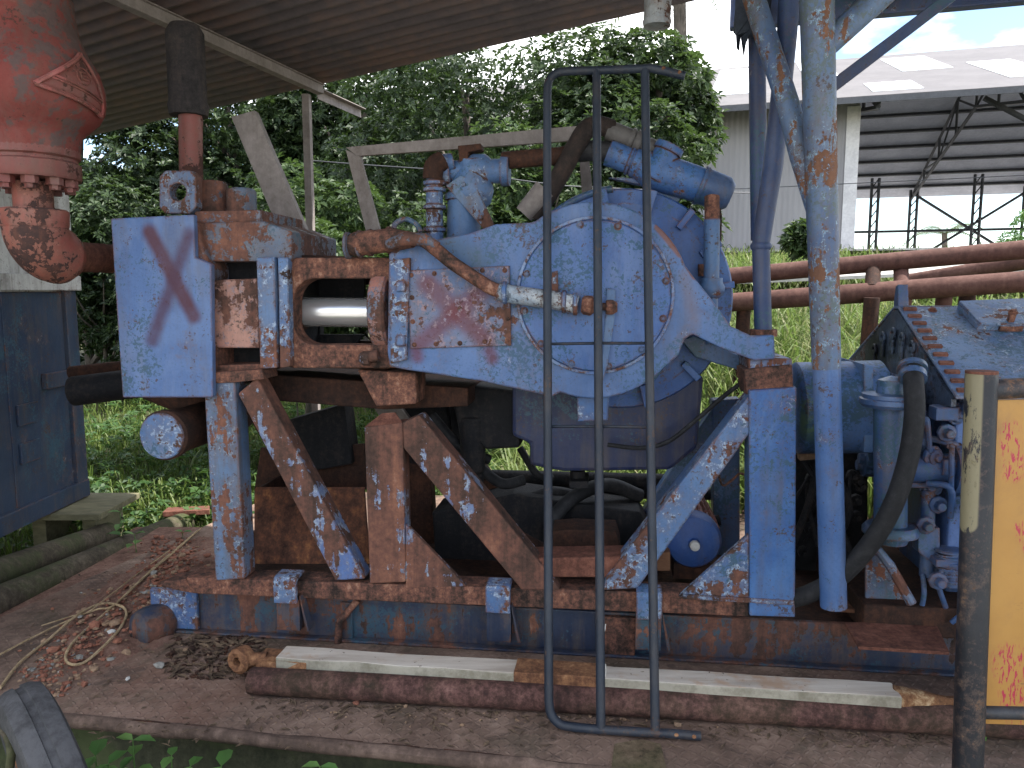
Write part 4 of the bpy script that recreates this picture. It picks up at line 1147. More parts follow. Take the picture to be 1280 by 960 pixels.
b = MB(); b.tube(curve([LP(757, 780), LP(755, 790), LP(747, 798)], 5), .0022, 6); b.cut(); b.tube(curve([LP(757, 830), LP(757, 842), LP(751, 856), LP(746, 858)], 5), .0022, 6)
b.build_each('wire_tie', M['stone_white'], LD)

# ------------------------------------------------------------------ drill pipe and beam on the deck
q0, q1 = Z(314, 866, 0), Z(1196, 917, 0)
rp = (P(314, 835, q0.y).z) / 2
dpv = (q1 - q0).normalized()
DP = thing('drill_pipe', 'long rusty drill pipe lying on the checker-plate deck beneath the white beam', 'pipe', q0 + dpv * 1.4)
b = MB(); p0_ = q0 + K * rp; p1_ = q1 + dpv * .9 + K * rp
b.lathe(p0_, dpv, [(.04, rp * .72), (0, rp * .75), (0, rp * .95), (.01, rp), ((p1_ - p0_).length, rp), ((p1_ - p0_).length + .002, 0)], 36)
b.build('pipe_body', M['rust_pipe'], DP)
b = MB(); b.lathe(p0_ + dpv * .035, dpv, [(0, rp * .74), (.001, 0)], 24); b.build('pipe_bore', M['rust_dark'], DP)

WB = thing('white_beam', 'long white-painted square beam with rusted eye ends, resting along the drill pipe', 'beam', Z(700, 870, 0))
zb = .148
w0, w1 = Z(344, 822, zb), Z(1128, 872, zb)
wv = (w1 - w0).normalized(); wn = V((-wv.y, wv.x, 0))
wt = (Z(350, 805, zb) - w0).dot(wn); wt = .115
hb_ = .075
b = MB()
lat = lambda t, y, z: w0 + wv * t + wn * y + K * z
LW = (w1 - w0).length
nseg = 14; outl = []
random.seed(11)
secs = [(0 + LW * i / nseg) for i in range(nseg + 1)]
vs = []; fs = []
for i, t in enumerate(secs):
    j = lambda: random.uniform(-.003, .003)
    k = 1.0
    vs += [lat(t, 0 + j(), -hb_), lat(t, wt + j(), -hb_), lat(t, wt + j(), j()), lat(t, j(), j())]
for i in range(nseg):
    o_ = 4 * i
    for c in range(4): fs.append((o_ + c, o_ + (c + 1) % 4, o_ + 4 + (c + 1) % 4, o_ + 4 + c))
fs += [(3, 2, 1, 0), (4 * nseg, 4 * nseg + 1, 4 * nseg + 2, 4 * nseg + 3)]
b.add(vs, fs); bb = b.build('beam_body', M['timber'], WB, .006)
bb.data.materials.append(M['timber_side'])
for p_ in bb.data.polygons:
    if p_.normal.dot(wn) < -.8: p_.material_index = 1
b = MB(); b.prism([lat(-.10, .02, -hb_ + .01), lat(-.0, -.004, -hb_ - .003), lat(.14, -.004, -hb_ - .003), lat(.14, -.004, -.012), lat(-.0, -.004, -.012), lat(-.10, .02, -.02)], wn * (wt * .9))
b.jitter(.003); b.build('rusted_end', M['orange_rust'], WB, .006)
ts = (Z(642, 842, zb) - w0).dot(wv); te = (Z(746, 850, zb) - w0).dot(wv)
b = MB(); b.prism([lat(ts, -.005, -hb_ - .004), lat(te, -.005, -hb_ - .004), lat(te, -.005, .006), lat(ts, -.005, .006)], wn * (wt + .01)); b.jitter(.002)
b.build('rust_sleeve', M['orange_rust'], WB, .004)
ep = Z(304, 846, 0); ep = P(302, 824, w0.y + .06)
b = MB(); b.lathe(ep, (-wn + wv * -.25), [(-.03, .020), (-.035, .042), (-.025, .055), (.025, .055), (.035, .042), (.03, .020), (-.03, .020)], 24)
b.jitter(.003); b.build('end_eye', M['orange_rust'], WB)
b = MB(); b.tube([ep + wv * .04, lat(-.06, .05, -.03)], [.03, .026], 10); b.build('eye_shank', M['orange_rust'], WB)
b = MB(); b.tube([lat(LW - .01, .055, -.04), lat(LW + .10, .06, -.045), lat(LW + .19, .065, -.05), lat(LW + .30, .07, -.055), lat(LW + .5, .07, -.055)], [.05, .042, .030, .036, .036], 14); b.jitter(.006)
b.build('rusted_tip', rusty('tip_rust', [(.3, (.05, .025, .015)), (.5, (.16, .075, .035)), (.62, (.34, .23, .13)), (.75, (.5, .42, .30))]), WB)
for tt in (.25, 1.1, 1.9, LW - .15):
    b = MB(); b.box(lat(tt, wt * .55, -hb_ - (zb - hb_) / 2), wv * .05, wn * wt * .4, K * ((zb - hb_) / 2 - .002))
    b.build('packing_block', M['rust_dark'], WB)

# ------------------------------------------------------------------ deck
dk = [Z(88, 893, 0), Z(640, 948, 0)]
ddir = (dk[1] - dk[0]).normalized(); dnrm = V((-ddir.y, ddir.x, 0))
c_l = dk[0] - ddir * 1.3; 
lf0, lf1 = Z(0, 772, 0), Z(246, 662, 0)
ldir = (lf1 - lf0).normalized()
# corner where the front edge meets the left edge
M2 = Matrix(((ddir.x, -ldir.x), (ddir.y, -ldir.y)))
rhs = lf0 - dk[0]
sol = M2.inverted() @ rhs.to_2d()
corner = dk[0] + ddir * sol[0]
fr_r = dk[0] + ddir * 7.5
bk_l = lf1 + ldir * 1.2
bk_r = bk_l + ddir * 7.5
b = MB(); b.prism([corner, fr_r, bk_r, bk_l], K * -.03)
dko = b.build('deck', M['deck'], None)
hb2 = MB().prism([Z(764, 962, .003), Z(768, 931, .003), Z(800, 925, .003), Z(826, 931, .003), Z(833, 962, .003)], K * .004).build('deck', rusty('mossy_patch', [(.3, (.03, .022, .012)), (.5, (.12, .085, .055)), (.7, (.20, .15, .10))], moss=.4), None); hb2['kind'] = 'structure'; dko['kind'] = 'structure'
b = MB(); b.tube([corner + ddir * (i * .12) - dnrm * (.004 + random.uniform(-.004, .004)) - K * (.022 + random.uniform(-.003, .003)) for i in range(78)], .028, 12)
b.jitter(.003); EB = b.build('deck_edge_pipe', M['deck_edge'], None); EB['kind'] = 'structure'
b = MB(); b.prism([corner + dnrm * .06 - K * .03, fr_r + dnrm * .06 - K * .03, fr_r + dnrm * .06 - K * .42, corner + dnrm * .06 - K * .42], dnrm * .08)
b.prism([corner + dnrm * .06 - K * .03, corner + dnrm * .14 - K * .03, bk_l - K * .03 + ddir * .06, bk_l - K * .03], K * -.3)
o = b.build('deck_edge_beam', rusty('mossy_deck_beam', [(.3, (.012, .013, .008)), (.5, (.03, .032, .018)), (.7, (.06, .055, .035))], moss=.6), None); o['kind'] = 'structure'
b = MB()
for px in (100, 150, 230, 390, 470, 560):
    p = Z(px + 30, 898 + (px - 90) * .096, .001); b.box(p + dnrm * .01, ddir * random.uniform(.05, .11), dnrm * .004, K * .003)
o = b.build('deck_crack', M['rust_dark'], None); o['kind'] = 'structure'

# ------------------------------------------------------------------ ground
GY = (-100, 5.2, 7, 10, 14, 21, 24, 60, 900)
GR = (-.34, -.34, .35, 1.0, 1.7, 2.55, 2.66, 2.7, 2.7)
GL = (-.34, -.34, -.28, -.15, .10, .6, .8, 1.4, 1.4)
def gz(x, y):
    sx = min(max((x - .2) / 2.6, 0), 1); sx = sx * sx * (3 - 2 * sx)
    z = float(np.interp(y, GY, GL)) * (1 - sx) + float(np.interp(y, GY, GR)) * sx
    return z + .05 * math.sin(x * 1.3 + .5) * math.sin(y * .9) * (1 if y > 5 else .4)
vs = []; fs = []
xs = list(np.concatenate([np.linspace(-400, -30, 8), np.linspace(-25, 30, 111), np.linspace(40, 400, 8)]))
ys = list(np.concatenate([np.linspace(-60, -5, 5), np.linspace(-4, 30, 86), np.linspace(34, 60, 8), np.linspace(80, 900, 8)]))
for y in ys:
    for x in xs: vs.append((x, y, gz(x, y)))
nx_ = len(xs)
for j in range(len(ys) - 1):
    for i in range(nx_ - 1): fs.append((j * nx_ + i, j * nx_ + i + 1, (j + 1) * nx_ + i + 1, (j + 1) * nx_ + i))
g = np_mesh('ground', vs, fs, M['soil'], None, True); g['kind'] = 'structure'
# ------------------------------------------------------------------ red discharge vessel
vd = 3.45
vc = P(38, 200, vd)
mv = vd / FPX
RV = thing('red_discharge_vessel', 'big red bulb-shaped discharge vessel on a bolted flange with a raised triangular badge', 'vessel', P(38, 300, vd))
def vz(y): return P(38, y, vd).z
b = MB()
prof = [(192, 54), (175, 56), (168, 58), (160, 66), (148, 78), (136, 84), (122, 86.5), (104, 86), (84, 80), (64, 70), (40, 61), (10, 58), (-4, 57), (-8, 50), (-8, 0)]
zb0 = vz(192)
b.lathe(V((vc.x, vc.y, zb0)), K, [(vz(y) - zb0, r * mv) for y, r in prof], 64)
def soot(n, col):
    s_ = n.math('ADD', n.math('MULTIPLY', n.noise(3.0, 8, .68, .4), .6), n.math('MULTIPLY', n.noise(20, 6, .7), .4))
    return n.mix(n.math('MULTIPLY', n.step(s_, .49, .545), .8), col, n.mix(n.noise(30, 4), (.05, .043, .042), (.11, .095, .09)))
m_red2 = paint('sooty_red_paint', (.150, .036, .031), (.185, .056, .048), rust=.58, rim=(.22, .10, .085), edge=.06, grime=.5, big=2.4, extra=soot, rough=.78, spec=.12)
body = b.build('vessel_body', m_red2, RV)
b = MB(); zf0 = vz(225)
b.lathe(V((vc.x, vc.y, zf0)), K, [(0, 24 * mv), (0, 53 * mv), (.012, 54.5 * mv), (vz(205) - zf0, 54.5 * mv), (vz(203) - zf0, 51 * mv), (vz(199) - zf0, 51 * mv), (vz(197) - zf0, 54 * mv), (vz(178) - zf0, 55 * mv), (vz(176) - zf0, 52 * mv)], 48)
b.build('flange', M['red'], RV)
b = MB()
for k in range(10):
    a = 2 * math.pi * (k + .3) / 10; b.cut(); p = V((vc.x + math.cos(a) * 42 * mv, vc.y + math.sin(a) * 42 * mv, vz(224)))
    b.lathe(p, -K, [(-.0, .034), (.035, .034), (.035, .022), (.055, .022), (.055, .0)], 6, False)
b.build_each('flange_nut', M['red'], RV)
m_elb = paint('elbow_flaking_paint', (.20, .055, .042), (.28, .10, .075), rust=.52, rim=(.32, .14, .10), edge=.03, grime=.45, big=3,
              rustramp=[(.3, (.02, .014, .015)), (.5, (.045, .026, .024)), (.65, (.12, .05, .035)), (.8, (.26, .10, .05))], streak=.05)
ex = P(39, 318, vd).z
bx = F(140, 319, .25)
e_c = V((vc.x, vc.y, ex))
hd = (V((bx.x, bx.y, 0)) - V((e_c.x, e_c.y, 0))).normalized()
rr = 36 * mv; RB = .125
pts = [V((vc.x, vc.y, vz(262)))]
ctr = e_c + K * RB + hd * RB
for i in range(0, 11):
    a = math.pi / 2 * i / 10
    pts.append(ctr - hd * RB * math.cos(a) - K * RB * math.sin(a))
b = MB(); b.tube(pts, [rr] * len(pts), 32)
b.lathe(V((vc.x, vc.y, vz(282))), K, [(-.01, rr), (0, rr * 1.03), (vz(264) - vz(282), rr * 1.06), (vz(262) - vz(282), rr * .95)], 32)
endp = pts[-1]
b.lathe(endp, hd, [(-.02, rr), (0, rr * .98), (.05, rr * .80), (.07, rr * .62)], 32)
elb = b.build('elbow', m_elb, RV)
b = MB(); b.cyl(V((vc.x, vc.y, vz(228))), V((vc.x, vc.y, vz(268))), 22 * mv, n=28); b.build('neck_pipe', m_elb, RV)
b = MB(); b.cyl(endp + hd * .06, V((bx.x, bx.y, endp.z)) + hd * .1, rr * .55, n=28); b.build('outlet_pipe', M['rust_red'], RV)
# triangular badge on the bulge, facing half right
th = math.radians(-38)
nrm = V((math.cos(math.radians(-20)), math.sin(math.radians(-20)), 0)); tng = V((nrm.y * -1, nrm.x, 0))
def surf(a, z):
    """a metres round from the badge centre, at height z, 4 mm proud of the bulge"""
    zz = [(vz(y) , r * mv) for y, r in prof]
    r_ = float(np.interp(z, [q[0] for q in zz], [q[1] for q in zz]))
    ang0 = math.atan2(nrm.y, nrm.x) + a / .30
    return r_, ang0
def sp(a, z, off):
    r_, g = surf(a, z); return V((vc.x + math.cos(g) * (r_ + off), vc.y + math.sin(g) * (r_ + off), z))
A_, B_, C_ = (-.17, vz(124)), (.15, vz(143)), (.05, vz(72))
def tri_patch(A, B, C, off, n=10):
    vs = []; idx = {}
    for i in range(n + 1):
        for j in range(n + 1 - i):
            k = n - i - j; a = (A[0] * i + B[0] * j + C[0] * k) / n; z = (A[1] * i + B[1] * j + C[1] * k) / n
            idx[i, j] = len(vs); vs.append(sp(a, z, off))
    fs = []
    for i in range(n):
        for j in range(n - i):
            fs.append((idx[i, j], idx[i + 1, j], idx[i, j + 1]))
            if j < n - i - 1: fs.append((idx[i + 1, j], idx[i + 1, j + 1], idx[i, j + 1]))
    return vs, fs
b = MB(); vs_, fs_ = tri_patch(A_, B_, C_, .010); b.add(vs_, fs_, True); bd = b.build('badge', M['red'], RV)
mm = bd.modifiers.new('Solid', 'SOLIDIFY'); mm.thickness = .014; mm.offset = -1
b = MB()
def line(p, q, r, off, n=10): b.tube([sp(p[0] + (q[0] - p[0]) * i / n, p[1] + (q[1] - p[1]) * i / n, off) for i in range(n + 1)], r, 6)
line(A_, B_, .010, .012); line(C_, B_, .008, .010); line(C_, A_, .011, .012)
mid = lambda p, q, t: (p[0] + (q[0] - p[0]) * t, p[1] + (q[1] - p[1]) * t)
l1, l2 = mid(A_, C_, .28), mid(B_, C_, .24); line(l1, l2, .005, .012)
l1, l2 = mid(A_, C_, .22), mid(B_, C_, .19); line(l1, l2, .004, .012)
cc = mid(mid(A_, B_, .5), C_, .50); cr = .034
b.tube([sp(cc[0] + cr * math.cos(t), cc[1] + cr * math.sin(t), .012) for t in np.linspace(0, 2 * math.pi, 25)], .003, 6)
for dz in (-.014, 0, .014): line((cc[0] - .016, cc[1] + dz), (cc[0] + .018, cc[1] + dz), .004, .012, 3)
line((cc[0] - .016, cc[1] - .014), (cc[0] - .016, cc[1] + .014), .004, .012, 3)
b.build('badge_relief', paint('badge_edge_paint', (.24, .05, .045), (.34, .12, .11), rust=.56, edge=.4, rim=(.35, .33, .33), big=8), bd)

# ------------------------------------------------------------------ container
cx_, y_far = -3.27, 5.8
zc0, zc1, zsp = .14, 2.56, 1.70
CO = thing('steel_container', 'weathered steel container, navy blue below and pale grey above, on a mossy board', 'container', (-4.5, 4.2, zc0))
m_cb = paint('navy_container_paint', (.017, .030, .060), (.030, .046, .080), rust=.60, spots=.2, rim=(.22, .25, .28), edge=.12, grime=.6, rimw=.02)
m_cw = paint('grey_container_paint', (.36, .36, .35), (.46, .46, .45), rust=.62, spots=.2, rim=(.3, .25, .2), edge=.06, grime=.8, spotcol=(.12, .12, .09))
def cbox(name, x0, x1, y0, y1, z0, z1, mat, par=CO, bv=.006):
    c = V(((x0 + x1) / 2, (y0 + y1) / 2, (z0 + z1) / 2))
    return MB().box(c, V(((x1 - x0) / 2, 0, 0)), V((0, (y1 - y0) / 2, 0)), V((0, 0, (z1 - z0) / 2))).build(name, mat, par, bv)
cbox('lower_side', cx_ - 2.4, cx_ - .03, 2.2, y_far - .06, zc0 + .06, zsp, m_cb)
cbox('upper_side', cx_ - 2.4, cx_ - .032, 2.2, y_far - .06, zsp, zc1 - .04, m_cw)
cbox('corner_post', cx_ - .12, cx_, y_far - .14, y_far, zc0, zsp + .06, m_cb)
cbox('corner_post', cx_ - .12, cx_ - .002, y_far - .14, y_far, zsp + .06, zc1, m_cw)
cbox('top_rail', cx_ - .08, cx_ + .004, 2.2, y_far + .004, zc1 - .08, zc1 + .004, m_cw)
cbox('bottom_rail', cx_ - .1, cx_ + .006, 2.2, y_far + .006, zc0, zc0 + .13, m_cb)
cbox('ledge', cx_ - .06, cx_ + .035, 5.0, y_far + .02, zsp + .01, zsp + .12, m_cw)
for z in (.62, .88): 
    cbox('hinge_plate', cx_ - .03, cx_ - .012, 5.05, 5.27, z - .07, z + .07, m_cb, bv=.004)
cbox('latch', cx_ - .03, cx_ + .01, 5.35, 5.75, 1.02, 1.13, m_cb, bv=.004)
for y in (4.2, 4.98): cbox('seam', cx_ - .031, cx_ - .022, y, y + .025, zc0 + .13, zsp - .02, m_cb, bv=.002)
for y in (4.5, 5.4): cbox('seam', cx_ - .033, cx_ - .024, y, y + .03, zsp + .12, zc1 - .08, m_cw, bv=.002)
b = MB(); b.box(V((cx_ + .02, y_far - .2, zc0 - .03)), V((.32, 0, 0)), V((0, .30, 0)), K * .022); b.box(V((cx_ - .2, y_far + .05, zc0 - .06)), V((.30, 0, 0)), V((0, .12, 0)), K * .03)
b.box(V((cx_ + .15, y_far - .1, -.13)), V((.05, 0, 0)), V((0, .2, 0)), K * .23); b.box(V((cx_ - .22, y_far - .1, -.13)), V((.05, 0, 0)), V((0, .2, 0)), K * .23)
tag(b.build('mossy_board', M['board'], None, .004), 'mossy board packing under the corner of the steel container', 'board')

# pipes on the ground by the container
def gpipe(label, a, c, r, mat):
    b = MB(); b.lathe(a, c - a, [(.05, r * .6), (0, r * .8), (0, r), ((c - a).length, r), ((c - a).length, r * .8), ((c - a).length - .05, r * .6)], 28)
    return tag(b.build('old_pipe', mat, None), label, 'pipe', 'old pipes on the ground by the container')
r_ = .085
gpipe('mossy old pipe running under the board beside the container', P(-60, 738, 3.9), P(135, 668, 5.55), r_ * 1.05, M['old_pipe'])
gpipe('brown old pipe running along the edge of the rusty deck', P(-60, 775, 3.7), P(232, 652, 5.9), r_ * .95, M['old_pipe'])
b = MB(); b.prism([P(203, 640, 5.8), P(262, 637, 5.9), P(262, 632, 6.3), P(210, 634, 6.3)], K * -.04)
tag(b.build('rusty_plate', M['rust_red'], None, .003), 'flat rusty plate across the end of the brown old pipe', 'plate')
b = MB(); b.lathe(P(92, 489, 4.9), P(210, 474, 4.9) - P(92, 489, 4.9), [(.03, .06), (0, .075), (0, .095), (1.3, .095)], 24)
tag(b.build('suction_line', M['grease'], None), 'thick black pipe running behind the end block', 'pipe')
b = MB(); b.cyl(P(88, 466, 5.3), P(215, 452, 5.3), .045, n=18)
tag(b.build('feed_line', M['rust_dark'], None), 'thinner brown pipe above the thick black pipe behind the end block', 'pipe')

# ------------------------------------------------------------------ yellow board on its black frame
ys_ = 2.25
YB = thing('yellow_board', 'yellow board with red scribbles in a black pipe frame', 'board', (P(1210, 900, ys_).x, ys_, gz(1.3, ys_)))
pt0 = P(1227, 466, ys_); pb0 = P(1209, 975, ys_ - .02); dpp = (pb0 - pt0).normalized()
pe0 = pb0 + dpp * 1.0
zg = gz(1.3, 2.2) - .1
pe0 = pt0 + dpp * ((zg - pt0.z) / dpp.z)
rb = 18.5 * ys_ / FPX
b = MB(); b.tube([pt0, pt0 + dpp * .004, pe0], [rb * .96, rb, rb], 28)
ypost = paint('post_two_tone_paint', (.007, .008, .012), (.016, .017, .021), rust=.578, big=7, rim=(.09, .07, .05), grime=.08, edge=.03, org=V(YB.location),
              rustramp=[(.3, (.04, .025, .018)), (.5, (.095, .058, .04)), (.7, (.17, .11, .075))],
              extra=lambda n, col: n.mix(n.math('MULTIPLY', n.seg(P(1212, 470, ys_) - V((rb * .2, .02, 0)) - V(YB.location), P(1206, 650, ys_) - V((rb * .2, .02, 0)) - V(YB.location), .036, .8), n.step(n.noise(11, 8, .75, vec=n.vm('MULTIPLY', n.co, (1, 1, .3))), .44, .48)), col, (.16, .14, .085)))
b.build('frame_post', ypost, YB)
b = MB(); b.lathe(pt0 + K * -.002, K, [(0, rb * .6), (.0, rb * 1.0), (.008, rb * 1.0), (.01, 0)], 28); b.build('post_cap', M['rust_red'], YB)
b = MB(); b.cyl(P(1236, 487, ys_), P(1400, 478, ys_), 13 * ys_ / FPX, n=24); b.cut(); b.cyl(P(1225, 890, ys_), P(1400, 893, ys_), 9 * ys_ / FPX, n=20)
b.build_each('frame_rail', M['post_black'], YB)
yo = V(YB.location)
ymk = [(P(1263, 540, ys_), P(1266, 590, ys_), .045), (P(1262, 825, ys_), P(1275, 885, ys_), .075), (P(1279, 830, ys_), P(1282, 870, ys_), .04), (P(1276, 660, ys_), P(1290, 690, ys_), .03)]
b = MB(); b.prism([P(1247, 500, ys_), P(1400, 497, ys_), P(1400, 910, ys_), P(1230, 905, ys_)], V((0, .02, 0)))
b.build('board_panel', yellow(yo, ymk), YB, .002)

# ------------------------------------------------------------------ wheel
tc = P(74, 1008, 2.12); ta = V((-.72, -.68, -.17)).normalized()
WH = thing('wheel_assembly', 'worn tyre on a rusty orange rim, standing on edge by the deck', 'wheel', (tc.x, tc.y, tc.z - .37))
b = MB(); Rt = .375; hw = .066
b.lathe(tc, ta, [(-hw * .8, Rt * .62), (-hw, Rt * .75), (-hw * .98, Rt * .9), (-hw * .85, Rt * .97), (-hw * .5, Rt), (-hw * .18, Rt * 1.005), (-hw * .14, Rt * .985), (hw * .14, Rt * .985), (hw * .18, Rt * 1.005), (hw * .5, Rt), (hw * .85, Rt * .97), (hw * .98, Rt * .9), (hw, Rt * .75), (hw * .8, Rt * .62)], 72)
b.build('tyre', M['tyre'], WH)
b = MB(); b.lathe(tc, ta, [(hw * .78, Rt * .60), (hw * .85, Rt * .64), (hw * .8, Rt * .66), (hw * .3, Rt * .55), (-hw * .2, Rt * .5), (-hw * .25, Rt * .2), (hw * .1, Rt * .14), (hw * .1, 0)], 48)
b.build('rim', M['orange_rust'], WH)

# ------------------------------------------------------------------ rope on the deck
def mound(x, y):
    d1 = math.hypot((x - (-1.98 + (y - 4.3) * -.02)) / .42, (y - 4.3) / 1.0)
    return .085 * max(0, 1 - d1) ** .8 + (.012 * math.sin(x * 31 + y * 17) + .01 * math.sin(x * 53 - y * 41)) * (1 if d1 < 1 else 0) - .006
def onz(px, py, h=0.0):
    p = Z(px, py, 0)
    for _ in range(4): p = Z(px, py, max(0, mound(p.x, p.y)) + h)
    return p
def rz(px, py): return onz(px, py, .014 + random.uniform(0, .008))
random.seed(4)
r1 = [(0, 860), (25, 828), (60, 800), (95, 770), (125, 755), (150, 757), (158, 768), (148, 788), (125, 812), (105, 828), (88, 830), (82, 820), (92, 802), (118, 778), (150, 750), (180, 722), (215, 692), (246, 664)]
r2_ = [(0, 818), (40, 797), (80, 778), (120, 762), (140, 758), (165, 735), (196, 706), (232, 676), (252, 660)]
r3 = [(52, 782), (90, 770), (110, 765), (140, 742), (175, 715), (212, 688)]
b = MB()
for rr_, wd in ((r1, .0065), (r2_, .005), (r3, .0035)): b.tube(curve([rz(x, y) for x, y in rr_], 8), wd, 8)
tag(b.build('frayed_rope', M['rope'], None), 'tan frayed rope laid in a loop across the rubble on the deck', 'rope')
b = MB(); b.tube(curve([P(-30, 905, 2.2), P(-5, 908, 2.2), P(8, 918, 2.15), P(14, 940, 2.1), P(10, 975, 2.1)], 6), .012, 10)
tag(b.build('cable', M['old_pipe'], None), 'short dull cable curving down beside the old wheel', 'cable')

# ------------------------------------------------------------------ stones and rubble
def rock(b, c, s_, rng, flat=.6):
    bm = bmesh.new(); bmesh.ops.create_icosphere(bm, subdivisions=1, radius=1)
    ax = V((rng.uniform(.7, 1.3), rng.uniform(.6, 1.1), flat * rng.uniform(.7, 1.2))); rot = Matrix.Rotation(rng.uniform(0, 6.28), 3, 'Z')
    vs = []
    for v in bm.verts:
        p = v.co.copy(); p *= rng.uniform(.75, 1.15); p = V((p.x * ax.x, p.y * ax.y, p.z * ax.z)); vs.append(c + (rot @ p) * s_ + K * s_ * ax.z * .6)
    b.add(vs, [tuple(v.index for v in f.verts) for f in bm.faces], False); bm.free()
rng = random.Random(12)
def rubble(mat, n, region, smin, smax, nm):
    b = MB()
    for i in range(n):
        x, y = region(rng); rock(b, onz(x, y), rng.uniform(smin, smax) * (1 if rng.random() < .93 else 1.8), rng)
    return b.build(nm, mat, None, weld=False)
def reg_a(r):
    t = r.random(); x = 40 + 200 * t + r.gauss(0, 16); y = 835 - 150 * t + r.gauss(0, 14) + (60 * r.random() * (1 - t)); return max(-10, x), min(y, 870)
def reg_b(r): return r.uniform(210, 330), r.uniform(795, 850)
def reg_c(r): return r.uniform(320, 900), r.gauss(898, 6) 
def reg_d(r): return r.uniform(190, 246), r.uniform(672, 740)
mats_r = [(M['stone_red'], 900, reg_a, .003, .014), (M['stone_tan'], 420, reg_a, .003, .015), (M['stone_grey'], 70, reg_a, .004, .014), (M['rust_dark'], 240, reg_b, .003, .014), (M['stone_tan'], 60, reg_b, .003, .010), (M['stone_tan'], 70, reg_c, .003, .008), (M['stone_red'], 200, reg_d, .005, .018)]
for mat_, n_, rg_, s0_, s1_ in mats_r:
    o = rubble(mat_, n_, rg_, s0_, s1_, 'rubble'); o['kind'] = 'stuff'
# reddish dirt heaped against the end of the skid
vs = []; fs = []; NX, NY = 40, 30
for j in range(NY):
    for i in range(NX):
        x = -2.75 + 1.15 * i / (NX - 1); y = 3.15 + 2.3 * j / (NY - 1)
        vs.append((x, y, mound(x, y)))
for j in range(NY - 1):
    for i in range(NX - 1): fs.append((j * NX + i, j * NX + i + 1, (j + 1) * NX + i + 1, (j + 1) * NX + i))
o = np_mesh('dirt', vs, fs, rusty('red_dirt', [(.3, (.07, .038, .029)), (.5, (.16, .088, .066)), (.7, (.26, .165, .13))], scale=9, bump=1.0, rough=.95), None, True); o['kind'] = 'stuff'
# litter of twigs and dead leaves by the skid
b = MB()
for i in range(240):
    c = Z(rng.uniform(205, 335), rng.uniform(792, 848), .006); a = rng.uniform(0, 6.28); l_ = rng.uniform(.01, .05); e = V((math.cos(a), math.sin(a), rng.uniform(-.1, .4))) * l_
    s_ = V((-math.sin(a), math.cos(a), rng.uniform(-.3, .3))) * rng.uniform(.003, .014)
    b.add([c - e, c + s_ + K * .004, c + e, c - s_ + K * .004], [(0, 1, 2, 3)])
for i in range(520):
    k = rng.random()
    if k < .45: px, py = rng.uniform(100, 1190), rng.uniform(868, 935); 
    elif k < .8: px = rng.uniform(300, 1190); py = 872 + (px - 312) * .057 + abs(rng.gauss(0, 7))
    else: px, py = rng.uniform(20, 240), rng.uniform(700, 870)
    c = onz(px, py, .004)
    a = rng.uniform(0, 6.28); l_ = rng.uniform(.006, .03); e = V((math.cos(a), math.sin(a), rng.uniform(-.05, .25))) * l_
    s_ = V((-math.sin(a), math.cos(a), rng.uniform(-.2, .2))) * rng.uniform(.002, .009)
    b.add([c - e, c + s_ + K * .003, c + e, c - s_ + K * .003], [(0, 1, 2, 3)])
o = b.build('dead_leaf_litter', plain('dead_leaves', (.05, .033, .022), (.14, .095, .06), 12, .9, .3), None, weld=False); o['kind'] = 'stuff'
STONES = [(200, 834, .030, 'stone_grey', 'largest grey stone on the deck, beside the loop of rope'),
          (160, 850, .018, 'stone_white', 'white rounded stone nearest the camera on the bare deck'),
          (92, 820, .017, 'stone_white', 'small pale stone lying by the rope, above the wheel'),
          (118, 785, .045, 'stone_red', 'biggest red brick lump inside the rope loop'),
          (140, 826, .026, 'stone_grey', 'grey stone at the lower end of the rope loop'),
          (118, 838, .026, 'stone_tan', 'tan brick lump just below the rope loop'),
          (140, 792, .030, 'stone_white', 'pale stone inside the upper end of the rope loop'),
          (158, 818, .028, 'stone_tan', 'flat tan stone in front of the round roller end'),
          (445, 880, .022, 'stone_red', 'flat red tile chip in front of the drill pipe'),
          (507, 884, .016, 'stone_tan', 'tan pebble in front of the drill pipe'),
          (847, 907, .020, 'stone_tan', 'tan stone just behind the foot of the ladder'),
          (697, 900, .016, 'stone_white', 'small white paper-like flake in the bent corner of the ladder foot')]
for x, y, s_, mt, lb in STONES:
    b = MB(); rock(b, onz(x, y), s_, rng, .55); tag(b.build('stone', M[mt], None, .0015, 1), lb, 'stone', 'stones scattered on the deck')

# ------------------------------------------------------------------ twin rail behind
RL = thing('pipe_railing', 'double rusty pipe railing crossing the grassy bank in front of the barn', 'railing', P(1100, 400, 6.6))
def rail_line(name, x0, y0, Y0, x1, y1, Y1, r):
    a, c = P(x0, y0, Y0), P(x1, y1, Y1); d_ = c - a
    b = MB(); b.cyl(a - d_ * .35, c + d_ * .5, r, n=24); return b.build(name, M['rail_pipe'], RL), a, c
_, ua, uc = rail_line('upper_rail', 915, 345, 7.4, 1280, 312, 6.5, .079)
_, la, lc = rail_line('lower_rail', 915, 378, 7.2, 1280, 352, 6.3, .086)
for (x0, y0, x1, y1, m_) in ((1092, 333, 1090, 362, 'rust_dark'), (1126, 332, 1127, 358, 'rail_pipe')):
    b = MB(); b.cyl(P(x0, y0, 6.95), P(x1, y1, 6.72), .062, n=18); b.build('rail_stub', M[m_], RL)
for x, y, m_ in ((1181, 362, 'rail_pipe'), (1210, 362, 'rust_dark'), (1090, 372, 'rust_dark'), (1130, 370, 'rail_pipe'), (930, 380, 'rust_dark')):
    p = P(x, y, 6.65 if x > 1000 else 7.2); b = MB(); b.cyl(p, V((p.x, p.y + .1, gz(p.x, p.y) - .3)), .065, n=18); b.build('rail_leg', M[m_], RL)
b = MB(); b.cyl(P(1130, 352, 9.5), P(1340, 318, 8.2), .085, n=18)
